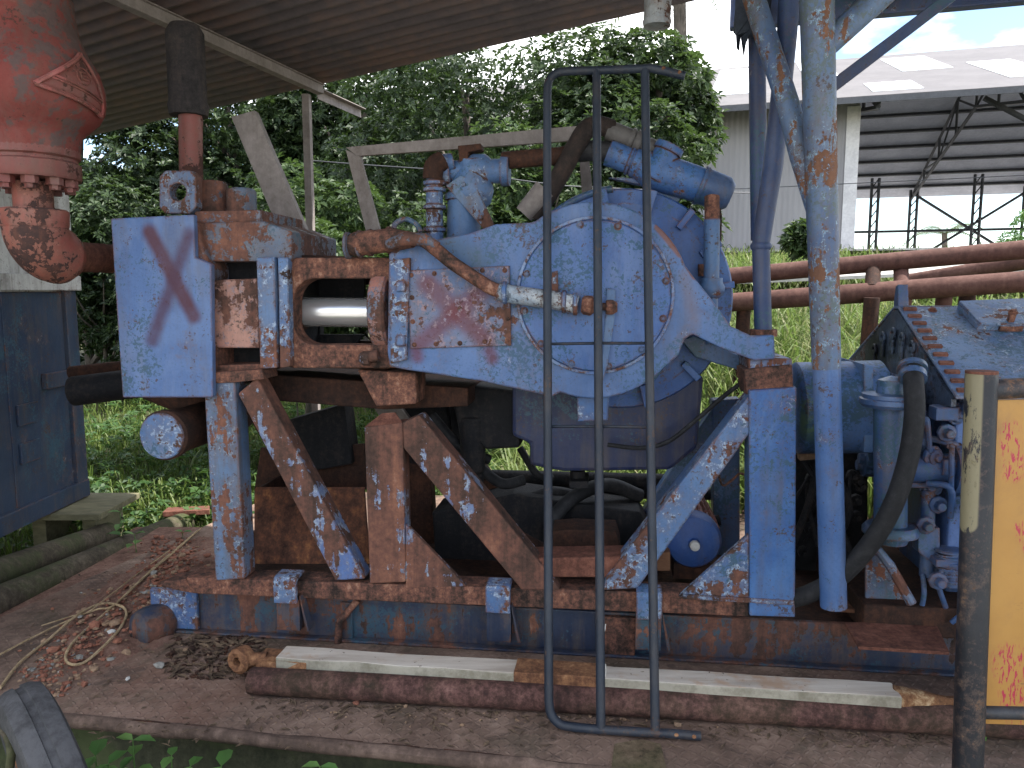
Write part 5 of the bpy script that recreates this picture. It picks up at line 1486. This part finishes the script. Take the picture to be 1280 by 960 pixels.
tag(b.build('far_pipe', M['rail_pipe'], None), 'single rusty pipe lying in the grass behind the double railing', 'pipe')
b = MB(); b.prism([P(900, 352, 12.5), P(1400, 330, 11.0), P(1400, 318, 12.6), P(900, 342, 14)], K * -.05)
o = b.build('path', M['concrete'], None); o['kind'] = 'structure'

# ------------------------------------------------------------------ barn
BN_e = V((.958, -.287, 0)).normalized(); BN_n = V((.287, .958, 0)).normalized()
c0b = P(1066, 312, 21.5)          # foot of the wall's visible corner
z_e = 1.7 + (365 - 137) / FPX * 20.6
zg_ = c0b.z
BA = thing('barn', 'large open-sided grey barn with a white sheeted end and pale roof panels, beyond the railing', 'barn', c0b)
def bp(s_, t, z): return V((c0b.x + BN_e.x * s_ + BN_n.x * t, c0b.y + BN_e.y * s_ + BN_n.y * t, z))
Lr, Ll = 26.0, -14.0
rd, wd_ = 10.0, 20.0
rise_ = 4.0
ev = -1.35
def rp_(s_, t): 
    return bp(s_, t, z_e + rise_ * ((t - ev) / (rd - ev) if t <= rd else (wd_ - ev - (t - ev) + 0 + (ev + 0)) / (wd_ - rd) if False else max(0, 1 - (t - rd) / (rd - ev))))
tb = 2 * rd - ev
b = MB(); up_ = K * .05
b.prism([rp_(Ll, ev), rp_(Lr, ev), rp_(Lr, rd), rp_(Ll, rd)], up_); b.prism([rp_(Ll, rd), rp_(Lr, rd), rp_(Lr, tb), rp_(Ll, tb)], up_)
b.build('roof', M['barn_roof'], BA)
b = MB(); b.prism([rp_(Ll, rd) - K * .02, rp_(Lr, rd) - K * .02, rp_(Lr, tb) - K * .02, rp_(Ll, tb) - K * .02], K * -.01); b.build('lightened_underside', M['barn_under'], BA)  # thin added sheet; its pale colour brightens the roof's underside
b = MB(); b.prism([bp(-14, -1, zg_ - .03), bp(40, -1, zg_ - .03), bp(40, 60, zg_ - .03), bp(-14, 60, zg_ - .03)], K * -.05); fl_ = b.build('bounce_slab', M['concrete'], None); fl_['kind'] = 'structure'  # concrete floor added to bounce sun up under the barn roof
b = MB(); b.prism([V((-40, -40, -.33)), V((40, -40, -.33)), V((40, .2, -.33)), V((-40, .2, -.33))], K * -.05); fl_ = b.build('bounce_slab', M['concrete'], None); fl_['kind'] = 'structure'  # unseen slab behind the viewer, added to bounce sun onto the machine
for s0_, s1_, f0, f1 in ((-1.2, -.2, .25, .95), (1.6, 3.0, .45, .85), (3.6, 4.8, .15, .55), (6.5, 8.0, .5, .95), (.2, 1.4, .06, .22), (10, 11.2, .2, .7), (-4, -2.6, .2, .9)):
    t0_, t1_ = ev + (rd - ev) * f0, ev + (rd - ev) * f1
    b = MB(); b.prism([rp_(s0_, t0_) + K * .055, rp_(s1_, t0_) + K * .055, rp_(s1_, t1_) + K * .055, rp_(s0_, t1_) + K * .055], K * .02); b.build('roof_panel', M['barn_panel'], BA)
b = MB(); b.prism([bp(Ll, 0, zg_ - .02), bp(0, 0, zg_ - .02), bp(0, 0, z_e + .36), bp(Ll, 0, z_e + .36)], BN_n * .08)
b.prism([bp(-.08, .08, zg_ - .02), bp(-.08, 3.0, zg_ - .02), bp(-.08, 3.0, z_e + .8), bp(-.08, .08, z_e + .4)], BN_e * .08)
b.build('wall', M['barn_wall'], BA)
b = MB(); b.prism([bp(-.32, -.03, zg_ - .1), bp(.02, -.03, zg_ - .1), bp(.02, -.03, z_e + .1), bp(-.32, -.03, z_e + .1)], BN_n * .03); b.build('wall_trim', plain('pale_wall_trim', (.45, .44, .46), (.58, .57, .58), 2, .6, .1), BA)
b = MB(); b.prism([bp(Ll, .02, zg_ - .8), bp(-.2, .02, zg_ - .8), bp(-.2, .02, zg_ - .02), bp(Ll, .02, zg_ - .02)], BN_n * .1); b.build('wall_base', M['barn_steel'], BA)
b = MB(); b.prism([rp_(Ll, ev) + K * .03, rp_(Lr, ev) + K * .03, rp_(Lr, ev) - K * .12, rp_(Ll, ev) - K * .12], BN_n * -.03); b.build('eave_trim', M['barn_steel'], BA)
def bar(b, p, q, r): 
    d_ = (q - p); l_ = d_.length; d_.normalize(); a_ = d_.cross(V((.3, .2, .93))).normalized(); c_ = d_.cross(a_); b.box((p + q) / 2, d_ * l_ / 2, a_ * r, c_ * r)
for k in range(1, 9):
    for side in (0, 1):
        t = ev + (rd - ev) * k / 9 if side == 0 else rd + (rd - ev) * k / 9
        b = MB(); bar(b, rp_(Ll, t) - K * .10, rp_(Lr, t) - K * .10, .055); b.build('purlin', M['barn_steel'], BA)
for s_ in (-7, 0.3, 5.2, 10.2, 15.2, 20.2):
    b = MB()
    nn = 8
    for k in range(nn):
        ta, tb_ = ev + .3 + (tb - ev - .6) * k / nn, ev + .3 + (tb - ev - .6) * (k + 1) / nn
        top_a, top_b = rp_(s_, ta) - K * .2, rp_(s_, tb_) - K * .2
        bot = lambda t: bp(s_, t, z_e + .1 + .55 * rise_ * max(0, 1 - abs(t - rd) / (rd - ev)) - .35)
        bar(b, top_a, top_b, .05); bar(b, bot(ta), bot(tb_), .05); bar(b, top_a, bot(ta), .035); bar(b, top_a if k % 2 else bot(ta), bot(tb_) if k % 2 else top_b, .035)
    b.build('truss', M['barn_steel'], BA)
for s_, t in ((5.2, 0.2), (10.2, .2), (15.2, .2), (.3, tb - 1), (5.2, tb - 1), (10.2, tb - 1), (15.2, tb - 1), (20.2, tb - 1), (3.2, 19), (7.7, 19)):
    b = MB(); zc = rp_(s_, min(max(t, ev), tb)).z - .15
    for o1 in (-.16, .16):
        bar(b, bp(s_ + o1, t, zg_ - .3), bp(s_ + o1, t, zc), .05)
    for k in range(9): 
        z0_, z1_ = zg_ + (zc - zg_) * k / 9, zg_ + (zc - zg_) * (k + 1) / 9
        bar(b, bp(s_ - .16, t, z0_), bp(s_ + .16, t, z1_), .02)
    b.build('column', M['barn_steel'], BA)
for (z_, r2__) in ((zg_ + .12, .07), (zg_ + 1.9, .05)):
    b = MB(); bar(b, bp(.1, tb - 1, z_), bp(Lr, tb - 1, z_), r2__); b.build('side_rail', M['barn_steel'], BA)
for s_ in (5.2, 10.2):
    b = MB(); bar(b, bp(s_, tb - 1, z_e), bp(s_ + 5, tb - 1, zg_ + .3), .05); bar(b, bp(s_ + 5, tb - 1, z_e), bp(s_, tb - 1, zg_ + .3), .05); b.build('cross_brace', M['barn_steel'], BA)
for s_ in (5.2, 10.2):
    b = MB()
    for dx in (-2.2, 2.2): bar(b, bp(s_, .2, z_e - 1.2), bp(s_ + dx, .2, z_e + .15), .05)
    b.build('knee_brace', M['barn_steel'], BA)
b = MB(); b.tube([bp(-9, -.6, z_e - 1.9), bp(-3, -.6, z_e - 2.05), bp(6, -.6, z_e - 1.95), bp(20, -.6, z_e - 1.8)], .012, 6)
tag(b.build('overhead_wire', M['barn_steel'], None), 'thin black wire strung across the front of the barn', 'wire')
for (px, y0_, y1_, px1, yy0, yy1) in ((450, 205, 217, 900, 245, 243),):
    b = MB(); b.tube([P(380, 200, 6.5), P(455, 206, 6.5), P(560, 213, 6.5), P(700, 232, 6.5), P(860, 240, 6.8), P(945, 241, 7.0)], .006, 6)
    tag(b.build('sagging_wire', M['barn_steel'], None), 'thin wire sagging between the bushes behind the angle frame', 'wire')

# ------------------------------------------------------------------ vegetation
def leaves(cent, nrm, per, lmin, lmax, wr, rs, tilt=(.15, .8), fold=.25):
    """rosettes of folded leaves; cent, nrm (n,3) -> verts, tris"""
    n = len(cent)
    nrm = nrm / np.linalg.norm(nrm, axis=1, keepdims=True)
    ref = rs.normal(size=(n, 3)); a = np.cross(nrm, ref); a /= np.linalg.norm(a, axis=1, keepdims=True) + 1e-9
    b_ = np.cross(nrm, a)
    N = n * per
    ci = np.repeat(np.arange(n), per)
    ang = np.tile(np.arange(per) * (2 * np.pi / per), n) + rs.uniform(-.35, .35, N)
    el = rs.uniform(tilt[0], tilt[1], N)
    d = (a[ci] * np.cos(ang)[:, None] + b_[ci] * np.sin(ang)[:, None]) * np.cos(el)[:, None] + nrm[ci] * np.sin(el)[:, None]
    d[:, 2] -= rs.uniform(0, .25, N)
    L_ = rs.uniform(lmin, lmax, N)[:, None]
    side = np.cross(d, nrm[ci]); side /= np.linalg.norm(side, axis=1, keepdims=True) + 1e-9
    up = np.cross(side, d)
    p0 = cent[ci] + d * L_ * .12
    p2 = cent[ci] + d * L_ - np.array([0, 0, 1]) * L_ * .12
    m = cent[ci] + d * L_ * .55
    w = L_ * wr
    p1 = m + side * w + up * L_ * fold * .4; p3 = m - side * w + up * L_ * fold * .4
    vs = np.stack([p0, p1, p2, p3], 1).reshape(-1, 3)
    base = np.arange(N)[:, None] * 4
    fs = np.concatenate([base + np.array([[0, 1, 2]]), base + np.array([[0, 2, 3]])], 0)
    return vs, fs

def sphere_dirs(n, rs):
    v = rs.normal(size=(n, 3)); return v / np.linalg.norm(v, axis=1, keepdims=True)

def crown_cloud(c, rad, nclump, per_clump, rs, csize=(.35, .75), shell=.6):
    c = np.array(c); rad = np.array(rad)
    C_, N_ = [], []
    for k in range(nclump):
        d = sphere_dirs(1, rs)[0]; r = rs.uniform(shell, 1.0)
        cc = c + d * rad * r
        s_ = rs.uniform(*csize); asp = np.array([1, 1, .72])
        m = int(per_clump * (s_ / csize[1]) ** 2) + 6
        dd = sphere_dirs(m, rs)
        pos = cc + dd * asp * s_ * rs.uniform(.55, 1.05, (m, 1)) ** .6
        C_.append(pos); N_.append(dd * .7 + np.array([0, 0, .75]) + rs.normal(size=(m, 3)) * .25)
    return np.concatenate(C_), np.concatenate(N_)

def trunk(b, base, top, r0, r1, rs, limbs=6, spread=1.2):
    base = V(base); top = V(top)
    mid_ = base.lerp(top, .5) + V((rs.uniform(-.2, .2), rs.uniform(-.2, .2), 0))
    pts = curve([base - K * .3, base, mid_, top], 5); m = len(pts)
    b.tube(pts, [r0 + (r1 - r0) * i / (m - 1) for i in range(m)], 10)
    for k in range(limbs):
        t = rs.uniform(.35, .95); p = pts[int(t * (m - 1))]; a = rs.uniform(0, 6.28)
        q = p + V((math.cos(a) * spread * rs.uniform(.5, 1), math.sin(a) * spread * rs.uniform(.5, 1), rs.uniform(.4, 1.1) * spread))
        b.tube(curve([p, p.lerp(q, .5) + K * -.1, q], 4), [r0 * .45 * (1 - .7 * i / 8) for i in range(9)], 7)

def tree(label, px, Y, zc, rad, nclump, per_clump, mat, seed, lmin=.062, lmax=.112, csize=(.4, .8), cat='tree', name='leafy_tree', group='trees beyond the pump', tr=.11, shell=.55, wr=.22):
    rs = np.random.RandomState(seed)
    x = (px - 640) / FPX * Y; g_ = gz(x, Y)
    t = thing(name, label, cat, (x, Y, g_), group)
    c, n = crown_cloud((x, Y, zc), rad, nclump, int(per_clump * 1.9), rs, csize, shell)
    keep = c[:, 2] > g_ + .05; c, n = c[keep], n[keep]
    vs, fs = leaves(c, n, 7, lmin, lmax, wr, rs)
    np_mesh('crown', vs, fs, mat, t)
    b = MB(); trunk(b, (x, Y, g_), (x + .1, Y, zc + rad[2] * .4), tr, tr * .35, rs, 7, rad[0] * .8); b.build('trunk', M['bark'], t)
    return t
tree('dark leafy tree showing between the red vessel and the riser, under the roof edge', 112, 13.6, 3.5, (2.4, 1.5, 2.7), 60, 90, M['leaf_dark'], 1, csize=(.55, 1.05), lmin=.08, lmax=.14)
tree('leafy tree behind the leaning grey channel, highest leaves under the roof edge', 290, 13.8, 3.8, (2.2, 1.5, 2.7), 60, 90, M['leaf'], 2, csize=(.55, 1.0), lmin=.08, lmax=.14)
tree('leafy tree above the left end of the angle frame', 455, 13.2, 4.0, (1.9, 1.4, 2.4), 52, 85, M['leaf'], 3, csize=(.5, .95), lmin=.08, lmax=.13)
tree('shady leafy tree with sky showing through, above the middle of the angle frame', 575, 10.2, 3.5, (1.3, 1.2, 1.8), 34, 70, M['leaf_dark'], 4)
tree('leafy tree behind the top of the ladder', 715, 9.8, 3.0, (1.35, 1.2, 1.6), 44, 90, M['leaf'], 5)
tree('leafy tree standing nearest the barn, its crown overlapping the pale roof', 808, 9.4, 3.72, (.72, .8, 1.05), 30, 85, M['leaf'], 6, csize=(.25, .5), lmin=.07, lmax=.13)
SH = dict(cat='bush', name='leafy_bush', group='bushes behind the pump', tr=.05, csize=(.3, .55))
tree('bright green bush behind the leaning grey channel and the slim roof post', 372, 8.0, 1.75, (.95, .7, 1.35), 34, 80, M['leaf_light'], 11, **SH)
tree('green bush framed by the angle-iron frame', 535, 8.5, 1.5, (.95, .7, 1.3), 30, 75, M['leaf'], 12, **SH)
tree('bright bush whose leaves rise just behind the ladder top', 668, 8.8, 2.1, (1.0, .7, 1.3), 36, 85, M['leaf_light'], 13, **SH)
tree('green bush seen over the pale container ledge and the elbow', 130, 12.0, 2.1, (1.25, .8, 1.35), 36, 90, M['leaf'], 14, **{**SH, 'csize': (.4, .75)}, lmin=.075, lmax=.13)
tree('dark bush below the trees at the end block', 245, 12.2, 1.7, (1.2, .8, 1.6), 34, 85, M['leaf_dark'], 15, **{**SH, 'csize': (.4, .75)}, lmin=.075, lmax=.13)
tree('bush peeping out over the blue manifold beside the white wall', 830, 9.0, 2.35, (.42, .6, .9), 22, 70, M['leaf'], 16, **{**SH, 'csize': (.2, .4)})
tree('small drooping sapling in front of the white barn wall', 1000, 13.5, 2.55, (.20, .2, .40), 8, 9, M['leaf'], 17, lmin=.14, lmax=.26, csize=(.10, .2), cat='sapling', name='sapling', group=None, tr=.02)
tree('feathery pale green bush at the open side of the barn', 1284, 12.0, 2.5, (.5, .5, .8), 13, 30, M['sprout'], 18, **{**SH, 'csize': (.15, .35)}, lmin=.05, lmax=.09)
tree('low scrub bush in the grass by the barn corner post', 1225, 13.5, 2.15, (.7, .5, .22), 8, 26, M['sprout'], 19, **{**SH, 'csize': (.12, .25)})
# distant treeline closes the view behind the trees
rs = np.random.RandomState(40)
cs, ns = [], []
for k in range(26):
    px = -150 + k * 42; Y = 15 + rs.uniform(-1, 2); x = (px - 640) / FPX * Y
    c, n = crown_cloud((x, Y, 2.8 + rs.uniform(-.4, .5)), (1.2, .8, 2.4), 14, 34, rs, (.6, 1.0), .3); cs.append(c); ns.append(n)
    if px > 760: break
c = np.concatenate(cs); n = np.concatenate(ns)
vs, fs = leaves(c, n, 6, .2, .34, .25, rs)
o = np_mesh('distant_wood', vs, fs, M['leaf_dark'], None); o['kind'] = 'stuff'

def palm(label, px, Y, zc, size, nf, seed, trunk_on=True):
    rs = np.random.RandomState(seed)
    x = (px - 640) / FPX * Y; g_ = gz(x, Y)
    t = thing('palm_tree', label, 'palm', (x, Y, g_), None)
    V_, F_ = [], []
    for k in range(nf):
        a = 2 * math.pi * k / nf + rs.uniform(-.2, .2); e0_ = rs.uniform(.2, 1.2)
        prev = None
        for i in range(22):
            q = i / 21; r = size * q * math.cos(e0_ * .6); z = zc + size * (math.sin(e0_) * q - .75 * q * q)
            p = np.array([x + math.cos(a) * r, Y + math.sin(a) * r, z])
            for sgn in (-1, 1):
                sd_ = np.array([-math.sin(a), math.cos(a), 0]) * sgn
                l_ = size * .32 * (1 - .6 * q) * (.3 + min(1, q * 4) * .7)
                tip = p + sd_ * l_ * .8 + np.array([math.cos(a), math.sin(a), 0]) * l_ * .5 + np.array([0, 0, -l_ * .45])
                ww = np.array([math.cos(a), math.sin(a), 0]) * size * .016
                o_ = len(V_); V_ += [p - ww, tip, p + ww]; F_.append((o_, o_ + 1, o_ + 2))
    np_mesh('crown', V_, F_, M['palm'], t)
    b = MB(); b.tube(curve([V((x, Y, g_ - .2)), V((x + .1, Y, (g_ + zc) / 2)), V((x, Y, zc))], 5), size * .07, 10); b.build('trunk', M['bark'], t)
palm('distant palm seen through the open side of the barn', 1172, 52, 5.6, 2.6, 13, 3)
palm('palm whose drooping fronds show beside the hanging downpipe', 838, 11.5, 6.05, 1.3, 15, 5)

def blades(n, region, hmin, hmax, w, rs, lean=.5):
    xy = region(n, rs); N = len(xy)
    z = np.array([gz(a, b_) for a, b_ in xy])
    h = rs.uniform(hmin, hmax, N); a = rs.uniform(0, 6.28, N); le = rs.uniform(.1, lean, N) * h
    p = np.column_stack([xy, z]); d = np.column_stack([np.cos(a), np.sin(a), np.zeros(N)])
    s_ = np.column_stack([-np.sin(a + rs.uniform(-.6, .6, N)), np.cos(a), np.zeros(N)]) * (w * rs.uniform(.6, 1.3, N))[:, None]
    up = np.array([0, 0, 1.0])
    m1 = p + d * le[:, None] * .25 + up * h[:, None] * .55; m2 = p + d * le[:, None] * .7 + up * h[:, None] * .9
    tip = p + d * le[:, None] * 1.35 + up * (h * (1 - .35 * le / h))[:, None]
    vs = np.stack([p - s_, p + s_, m1 + s_, m1 - s_, m2 + s_ * .7, m2 - s_ * .7, tip], 1).reshape(-1, 3)
    o_ = np.arange(N)[:, None] * 7
    f = np.concatenate([o_ + np.array([[0, 1, 2]]), o_ + np.array([[0, 2, 3]]), o_ + np.array([[3, 2, 4]]), o_ + np.array([[3, 4, 5]]), o_ + np.array([[5, 4, 6]])], 0)
    return vs, f
def regA(n, rs):
    Y = 5.6 + 4.6 * rs.beta(1, 1.3, n); px = rs.uniform(640, 1420, n); return np.column_stack([(px - 640) / FPX * Y, Y])
def regB(n, rs):
    Y = 10 + 12 * rs.beta(1, 1.1, n); px = rs.uniform(780, 1420, n); return np.column_stack([(px - 640) / FPX * Y, Y])
def regC(n, rs):
    Y = 5.7 + 7.5 * rs.beta(1, 1.3, n); px = rs.uniform(-100, 860, n); return np.column_stack([(px - 640) / FPX * Y, Y])
rs = np.random.RandomState(9)
parts_ = [blades(9000, regA, .40, .85, .009, rs, 1.1), blades(8500, regB, .22, .50, .014, rs, 1.1)]
vs = np.concatenate([p[0] for p in parts_]); off = np.cumsum([0] + [len(p[0]) for p in parts_[:-1]]); fs = np.concatenate([p[1] + o_ for p, o_ in zip(parts_, off)])
o = np_mesh('long_grass', vs, fs, M['grass'], None); o['kind'] = 'stuff'
vs, fs = blades(22000, regC, .06, .30, .006, rs, .8)
o = np_mesh('grass', vs, fs, leafmat('short_grass', [(.15, (.04, .07, .015)), (.5, (.075, .125, .025)), (.9, (.15, .19, .05))], .4, .5, .3), None); o['kind'] = 'stuff'
xy = regC(3200, rs); c = np.column_stack([xy, [gz(a, b_) + rs.uniform(.03, .28) for a, b_ in xy]])
vs, fs = leaves(c, rs.normal(size=(len(c), 3)) * .3 + np.array([0, 0, 1]), 6, .05, .12, .27, rs, (0, .5))
o = np_mesh('ground_cover', vs, fs, M['weed'], None); o['kind'] = 'stuff'

# weeds close by
def weed(label, x, Y, z0, h, nl, l_, seed, lean=(0, 0)):
    rs = np.random.RandomState(seed); b = MB(); base = V((x, Y, z0)); top = base + V((lean[0], lean[1], h))
    b.tube([base, base.lerp(top, .5) + V((.01, 0, 0)), top], [.004, .003, .002], 6)
    for i in range(nl):
        q = (i + 1) / nl; p = base.lerp(top, .25 + .75 * q)
        for sgn in (0, math.pi):
            a = i * 1.57 + sgn + rs.uniform(-.3, .3); d_ = V((math.cos(a), math.sin(a), rs.uniform(-.1, .35))).normalized(); sd_ = d_.cross(K).normalized(); ll = l_ * rs.uniform(.7, 1.1) * (1.1 - .45 * q); n2 = sd_.cross(d_)
            pts = [p, p + d_ * ll * .3 + sd_ * ll * .26 + n2 * .08 * ll, p + d_ * ll * .65 + sd_ * ll * .24 + n2 * .06 * ll, p + d_ * ll - K * ll * .15, p + d_ * ll * .65 - sd_ * ll * .24 + n2 * .06 * ll, p + d_ * ll * .3 - sd_ * ll * .26 + n2 * .08 * ll, p + d_ * ll * .33 - n2 * .02 * ll, p + d_ * ll * .66 - n2 * .03 * ll]
            b.add(pts, [(0, 1, 6), (1, 2, 7, 6), (2, 3, 7), (0, 6, 5), (6, 7, 4, 5), (7, 3, 4)], True)
    return tag(b.build('weed', M['sprout'], None, weld=False), label, 'weed', 'weeds growing along the deck edge')
WD = [(158, 925, 2.45, .20, 4, .085, 'tall weed with paired leaves standing highest in front of the deck edge'),
      (118, 945, 2.4, .12, 3, .11, 'dark broad-leaved weed between the wheel and the tall weed'),
      (140, 955, 2.35, .12, 3, .09, 'low weed at the foot of the tall paired-leaf weed'),
      (205, 945, 2.4, .13, 3, .085, 'weed with upright leaves, second along from the tall weed'),
      (236, 958, 2.38, .11, 3, .08, 'small weed before the last round-leaved weed'),
      (268, 958, 2.4, .12, 3, .12, 'round-leaved weed farthest along the row from the wheel'),
      (392, 958, 2.35, .13, 2, .11, 'lone two-leaved sprout below the middle of the deck edge')]
for i, (px, py, Y, h, nl, l_, lb) in enumerate(WD):
    top = P(px, py, Y); z0 = gz(top.x, Y); weed(lb, top.x, Y, min(z0, top.z - .1), top.z - min(z0, top.z - .1), nl + 3, l_ * 1.35, 60 + i, (random.uniform(-.03, .03), 0))
for i, (px, py, Y, h, l_, lb) in enumerate([(150, 640, 5.1, .4, .14, 'broad-leaved weed growing between the two old pipes'), (168, 668, 4.9, .3, .13, 'weed with hanging leaves over the brown old pipe'), (62, 722, 4.4, .2, .06, 'small weed on the brown old pipe near the deck corner'), (228, 665, 5.2, .2, .12, 'thin weed at the end of the brown old pipe')]):
    top = P(px, py, Y); weed(lb, top.x, Y, gz(top.x, Y), top.z - gz(top.x, Y), 5, l_, 80 + i)
top = P(1232, 918, 2.75); weed('bright sprout at the foot of the yellow board', top.x, 2.75, 0, .12, 2, .10, 91)

# ------------------------------------------------------------------ light, sky, camera
EL, AZ = math.radians(58), math.radians(97)
sd_ = V((math.sin(AZ) * math.cos(EL), math.cos(AZ) * math.cos(EL), math.sin(EL)))
sl = bpy.data.lights.new('sun', 'SUN'); sl.energy = 3.6; sl.angle = math.radians(.53); sl.color = (1, .95, .87)
so = bpy.data.objects.new('sun', sl); COL.objects.link(so); so.rotation_euler = sd_.to_track_quat('Z', 'Y').to_euler(); so.location = (0, -5, 12)
w = bpy.data.worlds.new('World'); sc.world = w; w.use_nodes = True
nt = w.node_tree; nt.nodes.clear()
ou = nt.nodes.new('ShaderNodeOutputWorld'); bg = nt.nodes.new('ShaderNodeBackground'); sk = nt.nodes.new('ShaderNodeTexSky')
sk.sky_type = 'NISHITA'; sk.sun_disc = False; sk.sun_elevation = EL; sk.sun_rotation = AZ; sk.dust_density = 0.0; sk.air_density = 1.0; sk.ozone_density = 1.0
tcn = nt.nodes.new('ShaderNodeTexCoord'); mp = nt.nodes.new('ShaderNodeMapping'); mp.inputs['Scale'].default_value = (1, 1, 2.6); mp.inputs['Location'].default_value = (17.5, 2.6, 2.9)
nz = nt.nodes.new('ShaderNodeTexNoise'); nz.inputs['Scale'].default_value = 1.6; nz.inputs['Detail'].default_value = 8; nz.inputs['Roughness'].default_value = .55
rmp = nt.nodes.new('ShaderNodeMapRange'); rmp.inputs[1].default_value = .43; rmp.inputs[2].default_value = .55
mxs = nt.nodes.new('ShaderNodeMix'); mxs.data_type = 'RGBA'; mxs.inputs[7].default_value = (11.3, 11.5, 11.8, 1)
nt.links.new(tcn.outputs['Generated'], mp.inputs[0]); nt.links.new(mp.outputs[0], nz.inputs[0]); nt.links.new(nz.outputs[0], rmp.inputs[0]); nt.links.new(rmp.outputs[0], mxs.inputs[0])
nt.links.new(sk.outputs[0], mxs.inputs[6]); nt.links.new(mxs.outputs[2], bg.inputs[0]); nt.links.new(bg.outputs[0], ou.inputs[0])
bg.inputs[1].default_value = .10

cd = bpy.data.cameras.new('camera'); co = bpy.data.objects.new('camera', cd); COL.objects.link(co)
co.location = CAM; co.rotation_euler = (math.pi / 2 - PITCH, 0, 0)
cd.sensor_width = 36; cd.lens = 36 * FPX / 1280; cd.clip_end = 3000; cd.clip_start = .05
sc.camera = co
sc.view_settings.view_transform = 'Standard'; sc.view_settings.look = 'None'
sc.view_settings.exposure = 1.75; sc.view_settings.gamma = 1; sc.view_settings.use_curve_mapping = False
sc.render.resolution_x = 1024; sc.render.resolution_y = 768
sc.cycles.max_bounces = 6; sc.cycles.diffuse_bounces = 4; sc.cycles.transparent_max_bounces = 6
sc.cycles.use_denoising = True
